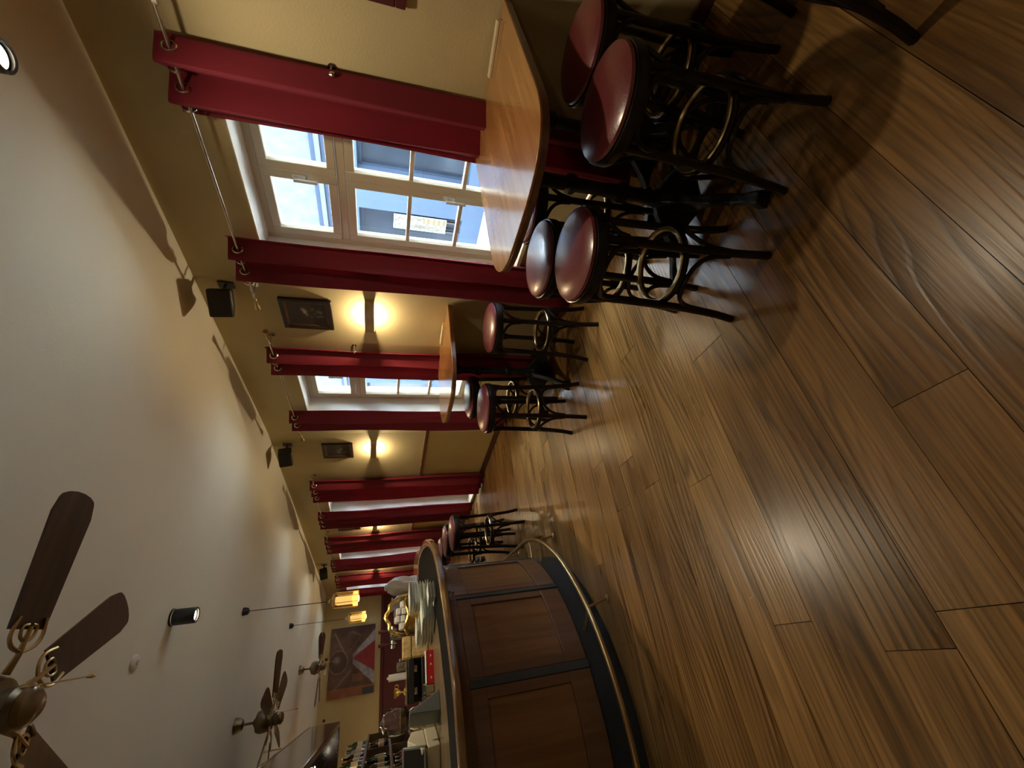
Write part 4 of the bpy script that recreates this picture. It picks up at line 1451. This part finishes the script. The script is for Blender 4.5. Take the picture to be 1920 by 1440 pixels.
def bottle_mesh(r, h, neck, m, nm):
    body = MB().lathe([(r * 0.9, 0.0), (r, 0.006), (r, h * 0.58), (r * 0.85, h * 0.66), (neck, h * 0.76), (neck, h * 0.93)], 16).mesh(nm, m)
    cap = MB().lathe([(neck * 1.15, h * 0.93), (neck * 1.15, h), (neck * 0.8, h + 0.003)], 12).mesh(nm + '_cap', M['oldbrass'])
    lab = MB().lathe([(r * 1.012, h * 0.2), (r * 1.02, h * 0.21), (r * 1.02, h * 0.46), (r * 1.012, h * 0.47)], 16, caps=False).mesh(nm + '_label', M['paper'])
    return body, cap, lab


kinds = [('green', 0.038, 0.29, 0.014), ('amber', 0.040, 0.27, 0.015), ('clear', 0.042, 0.26, 0.016), ('dark', 0.037, 0.28, 0.014), ('red', 0.039, 0.25, 0.015)]
bmeshes = [bottle_mesh(r, h, n_, BOT[k], 'bottle_' + k) for k, r, h, n_ in kinds]
rb = random.Random(9)
for z, nm, nb in ((1.3285, 'lower', 10), (1.6285, 'upper', 10)):
    for k in range(nb):
        ki = rb.randrange(5)
        yb = 5.95 + k * 0.3
        if abs(yb - 7.375) < 0.06:
            yb += 0.08
        o = empty('bottle', (-0.90 + rb.uniform(-0.02, 0.01), yb, z), 0, '%s bottle from the bar end on the %s back-bar shelf, %s glass' % (ords[k], nm, kinds[ki][0]), 'bottle', 'bottles on the back bar')
        for nm2, me in zip(('body', 'cap', 'label_band'), bmeshes[ki]):
            kids(nm2, me, o)
# things on the worktop
for k in range(6):
    ki = (k * 2 + 1) % 5
    o = empty('bottle', (-0.93, 6.0 + 0.26 * k, 1.0555), 0, '%s low bottle from the bar end on the back-bar worktop, %s glass' % (ords[k], kinds[ki][0]), 'bottle', 'bottles on the back bar')
    o.scale = (0.8, 0.8, 0.8)
    for nm2, me in zip(('body', 'cap', 'label_band'), bmeshes[ki]):
        kids(nm2, me, o)

root = empty('bar_canopy', (-0.95, 5.5, ZC), label='dark glossy wooden canopy hanging over the back of the bar', cat='canopy')
T = Matrix.Translation((0.95, -5.5, -ZC))
MB().box(-1.42, -0.49, 3.9, 7.15, 2.12, 2.26, T).build('body', M['cab'], root, bevel=0.01)
MB().box(-0.52, -0.47, 3.88, 7.18, 1.93, 2.28, T).build('fascia', M['cab'], root, bevel=0.008)
MB().box(-1.42, -0.52, 7.12, 7.17, 1.93, 2.28, T).build('end_fascia', M['cab'], root, bevel=0.008)
MB().box(-1.42, -0.47, 3.86, 7.20, 2.28, 2.31, T).build('cornice', M['cab'], root, bevel=0.006)
for y_ in (4.2, 6.9):
    for x in (-1.3, -0.6):
        MB().rod(T @ Vector((x, y_, 2.31)), T @ Vector((x, y_, ZC)), 0.008, 8).build('hanger', M['oldbrass'], root)
for y_ in (4.6, 5.5, 6.4):
    dl = MB().lathe([(0.045, 2.110), (0.045, 2.119)], 20, T @ Matrix.Translation((-0.8, y_, 0))).build('downlight', M['steel'], root)
    MB().lathe([(0.03, 2.106), (0.034, 2.1095)], 16, T @ Matrix.Translation((-0.8, y_, 0))).build('lens', M['spotbulb'], dl)
    lamp('downlight_beam', 'SPOT', tuple(T @ Vector((-0.8, y_, 2.10))), 10, (1.0, 0.74, 0.44), root, 0.03, 110, 0.6)


# ------------------------------------------------------------------ large painting on the back wall
def painting_fn(u, v):
    n = noise.noise(Vector((u * 6, v * 6, 1.3)))
    n2 = noise.noise(Vector((u * 18, v * 18, 4.3)))
    c = Vector((0.085, 0.048, 0.034)) * (1 + 0.5 * n + 0.25 * n2)
    # long light bars crossing like an hourglass
    for x0, y0, x1, y1, w, k in ((0.98, 0.96, 0.55, 0.62, 0.022, 1.0), (0.04, 0.98, 0.36, 0.52, 0.016, 0.8), (0.62, 0.60, 0.86, 0.30, 0.012, 0.5), (0.93, 0.55, 0.86, 0.35, 0.022, 0.6)):
        d = Vector((x1 - x0, y1 - y0)); p = Vector((u - x0, v - y0))
        t = max(0, min(1, p.dot(d) / d.length_squared))
        dist = (p - d * t).length
        if dist < w:
            c = c.lerp(Vector((0.26, 0.19, 0.15)), 0.7 * k * (1 - dist / w))
    # funnel ring
    r = math.hypot((u - 0.50) / 0.155, (v - 0.80) / 0.19)
    if r < 1.0:
        c = c.lerp(Vector((0.05, 0.03, 0.028)), 0.7)
        e = math.hypot((u - 0.53) / 0.07, (v - 0.84) / 0.10)
        c = c.lerp(Vector((0.26, 0.21, 0.18)), max(0, 1 - e) * 0.8)
    elif r < 1.14:
        c = c.lerp(Vector((0.20, 0.14, 0.11)), 0.5)
    # pale cloth to both sides of the red cone
    k = (0.50 - v) / 0.50
    if k > 0:
        half = 0.06 + 0.34 * k
        if abs(u - 0.52) < half:
            c = c.lerp(Vector((0.25, 0.26, 0.30)) * (1 + 0.35 * n + 0.3 * n2), min(1, 0.55 + k))
        if abs(u - 0.53) < 0.36 * k * 0.62:
            c = Vector((0.20, 0.022, 0.028)) * (1 + 0.2 * n2)
    # rust edge on the left, dark band at the right
    if u < 0.13:
        c = c.lerp(Vector((0.22, 0.085, 0.040)) * (1 + 0.4 * n), 0.85)
    if u < 0.10 and v < 0.25:
        c = Vector((0.035, 0.040, 0.042))
    if u > 0.93:
        c = c.lerp(Vector((0.05, 0.03, 0.04)), 0.8)
    if 0.25 < v < 0.5 and abs(u - 0.25) < 0.05:
        c = c.lerp(Vector((0.2, 0.1, 0.06)), 0.5)
    c = c * 1.5
    return (max(0.004, c.x), max(0.004, c.y), max(0.004, c.z))


pw, ph_ = 1.36, 0.98
pc = CORNER + dW * 1.39
pcz = 2.085
root = empty('painting', tuple(Vector((pc.x, pc.y, pcz)) - nW * 0.001), label='large unframed brown painting with a red cone on the back wall', cat='painting')
F_ = Matrix.Identity(4)
for i in range(3):
    F_[i][0], F_[i][1] = nW[i], dW[i]
MB().box(-0.035, 0.0, -pw / 2, pw / 2, -ph_ / 2, ph_ / 2, F_).build('stretcher', M['darkframe'], root)
print_canvas('canvas', pw, ph_, painting_fn, M['print'], root, 90, 66, F_ @ Matrix.Translation((-0.0365, 0, 0)) @ Matrix.Scale(1, 4, (0, 1, 0)))
# little devices on the back wall
def wall_button(s, z, nm, label, m, r=0.035):
    p = CORNER + dW * s
    root = empty(nm, (p.x, p.y, z), label=label, cat='fixture')
    MB().lathe([(r, 0.0), (r, 0.02), (r * 0.7, 0.035)], 18, F_ @ Matrix.Rotation(-PI / 2, 4, 'Y')).build('body', M[m], root)
    MB().lathe([(r * 0.4, 0.035), (r * 0.35, 0.045)], 12, F_ @ Matrix.Rotation(-PI / 2, 4, 'Y')).build('lens', M['black'], root)


wall_button(1.30, 2.645, 'wall_sensor', 'small black round sensor above the large painting', 'black', 0.028)
wall_button(2.42, 2.60, 'wall_sensor', 'small dark dot sensor left of the painting under the ceiling', 'black', 0.026)
root = empty('wall_switch_box', tuple(Vector((*(CORNER + dW * 1.52).xy, 2.655))), label='small white plate above the large painting', cat='fixture')
MB().box(-0.02, 0, -0.07, 0.07, -0.025, 0.025, F_).build('cover', M['white'], root, bevel=0.004)
MB().box(-0.024, -0.0201, -0.03, 0.03, -0.010, 0.010, F_).build('insert', M['beige'], root)


# ------------------------------------------------------------------ the street outside
mb = MB().box(XA + WT + 0.0, 7.5, -6, 18, -0.45, -0.35)
# the pavement follows the bent house front
mb = MB().prism([(XA + WT, -6), (11, -6), (11, 20), (CORNER.x + 0.4, 20), (CORNER.x + WT + 0.05, CORNER.y + 0.5), (XA + WT + 0.005, YB)], -0.45, -0.35)
tag(mb.build('street_pavement', M['street'], smooth=False), kind='structure')
XF = 7.5
bld = empty('opposite_house', (XF, 5.0, -0.35), label='pale house with a blue-grey shop front across the street', cat='building')
T = Matrix.Translation((-XF, -5.0, 0.35))
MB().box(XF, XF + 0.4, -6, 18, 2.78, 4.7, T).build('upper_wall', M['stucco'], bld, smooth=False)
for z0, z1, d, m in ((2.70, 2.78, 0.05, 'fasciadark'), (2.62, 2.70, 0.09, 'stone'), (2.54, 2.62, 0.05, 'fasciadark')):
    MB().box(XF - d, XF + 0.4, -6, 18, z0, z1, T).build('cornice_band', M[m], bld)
# shop front: wall with recessed bays
bays = [(-3.0, -0.6), (0.2, 2.6), (3.1, 4.5), (5.28, 7.6), (8.4, 10.6), (11.4, 13.6)]
fm = MB()
y_ = -6
for a, b in bays:
    fm.box(XF, XF + 0.4, y_, a, -0.35, 2.54, T)
    fm.box(XF, XF + 0.4, a, b, 2.05, 2.54, T)
    fm.box(XF, XF + 0.4, a, b, -0.35, 0.05, T)
    y_ = b
fm.box(XF, XF + 0.4, y_, 18, -0.35, 2.54, T)
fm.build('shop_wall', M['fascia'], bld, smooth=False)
for i, (a, b) in enumerate(bays):
    fr = MB().box(XF + 0.16, XF + 0.22, a, b, 1.98, 2.05, T).box(XF + 0.16, XF + 0.22, a, b, 0.05, 0.12, T)
    n = 3
    for k in range(n + 1):
        yy = a + (b - a) * k / n
        fr.box(XF + 0.15, XF + 0.23, max(a, yy - 0.035), min(b, yy + 0.035), 0.12, 1.98, T)
    sf = fr.build('shop_frame', M['fasciadark'], bld)
    for k in range(n):
        y0_, y1_ = a + (b - a) * k / n + 0.035, a + (b - a) * (k + 1) / n - 0.035
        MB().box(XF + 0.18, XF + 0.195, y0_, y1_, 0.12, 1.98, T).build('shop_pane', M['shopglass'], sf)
def poster_fn(u, v):
    n = noise.noise(Vector((u * 9, v * 9, 3)))
    c = (0.85, 0.82, 0.66)
    if abs(math.sin(u * 17 + n * 5) * math.cos(v * 14 + n * 4)) < 0.12:
        c = (0.30, 0.26, 0.16)
    if v < 0.45 and u > 0.55:
        c = (0.75, 0.52, 0.12) if math.sin(v * 60) > -0.2 else (0.85, 0.80, 0.5)
    if math.hypot(u - 0.3, v - 0.5) < 0.12:
        c = (0.45, 0.38, 0.2)
    return [k * 0.055 for k in c]


root = empty('shop_poster', (XF + 0.10, 5.56, 0.35), label='bright yellow and white lit poster in the shop window across the street', cat='poster')
MB().box(0.0, 0.03, -0.16, 0.16, 0.0, 1.05).build('light_box', M['white'], root, bevel=0.004)
print_canvas('poster_face', 0.30, 1.02, poster_fn, M['poster'], root, 24, 60, Matrix.Translation((-0.002, 0, 0.525)))
MB().box(-0.01, 0.04, -0.13, -0.10, -0.33, 0.0).build('foot', M['black'], root)
MB().box(-0.01, 0.04, 0.10, 0.13, -0.33, 0.0).build('foot', M['black'], root)
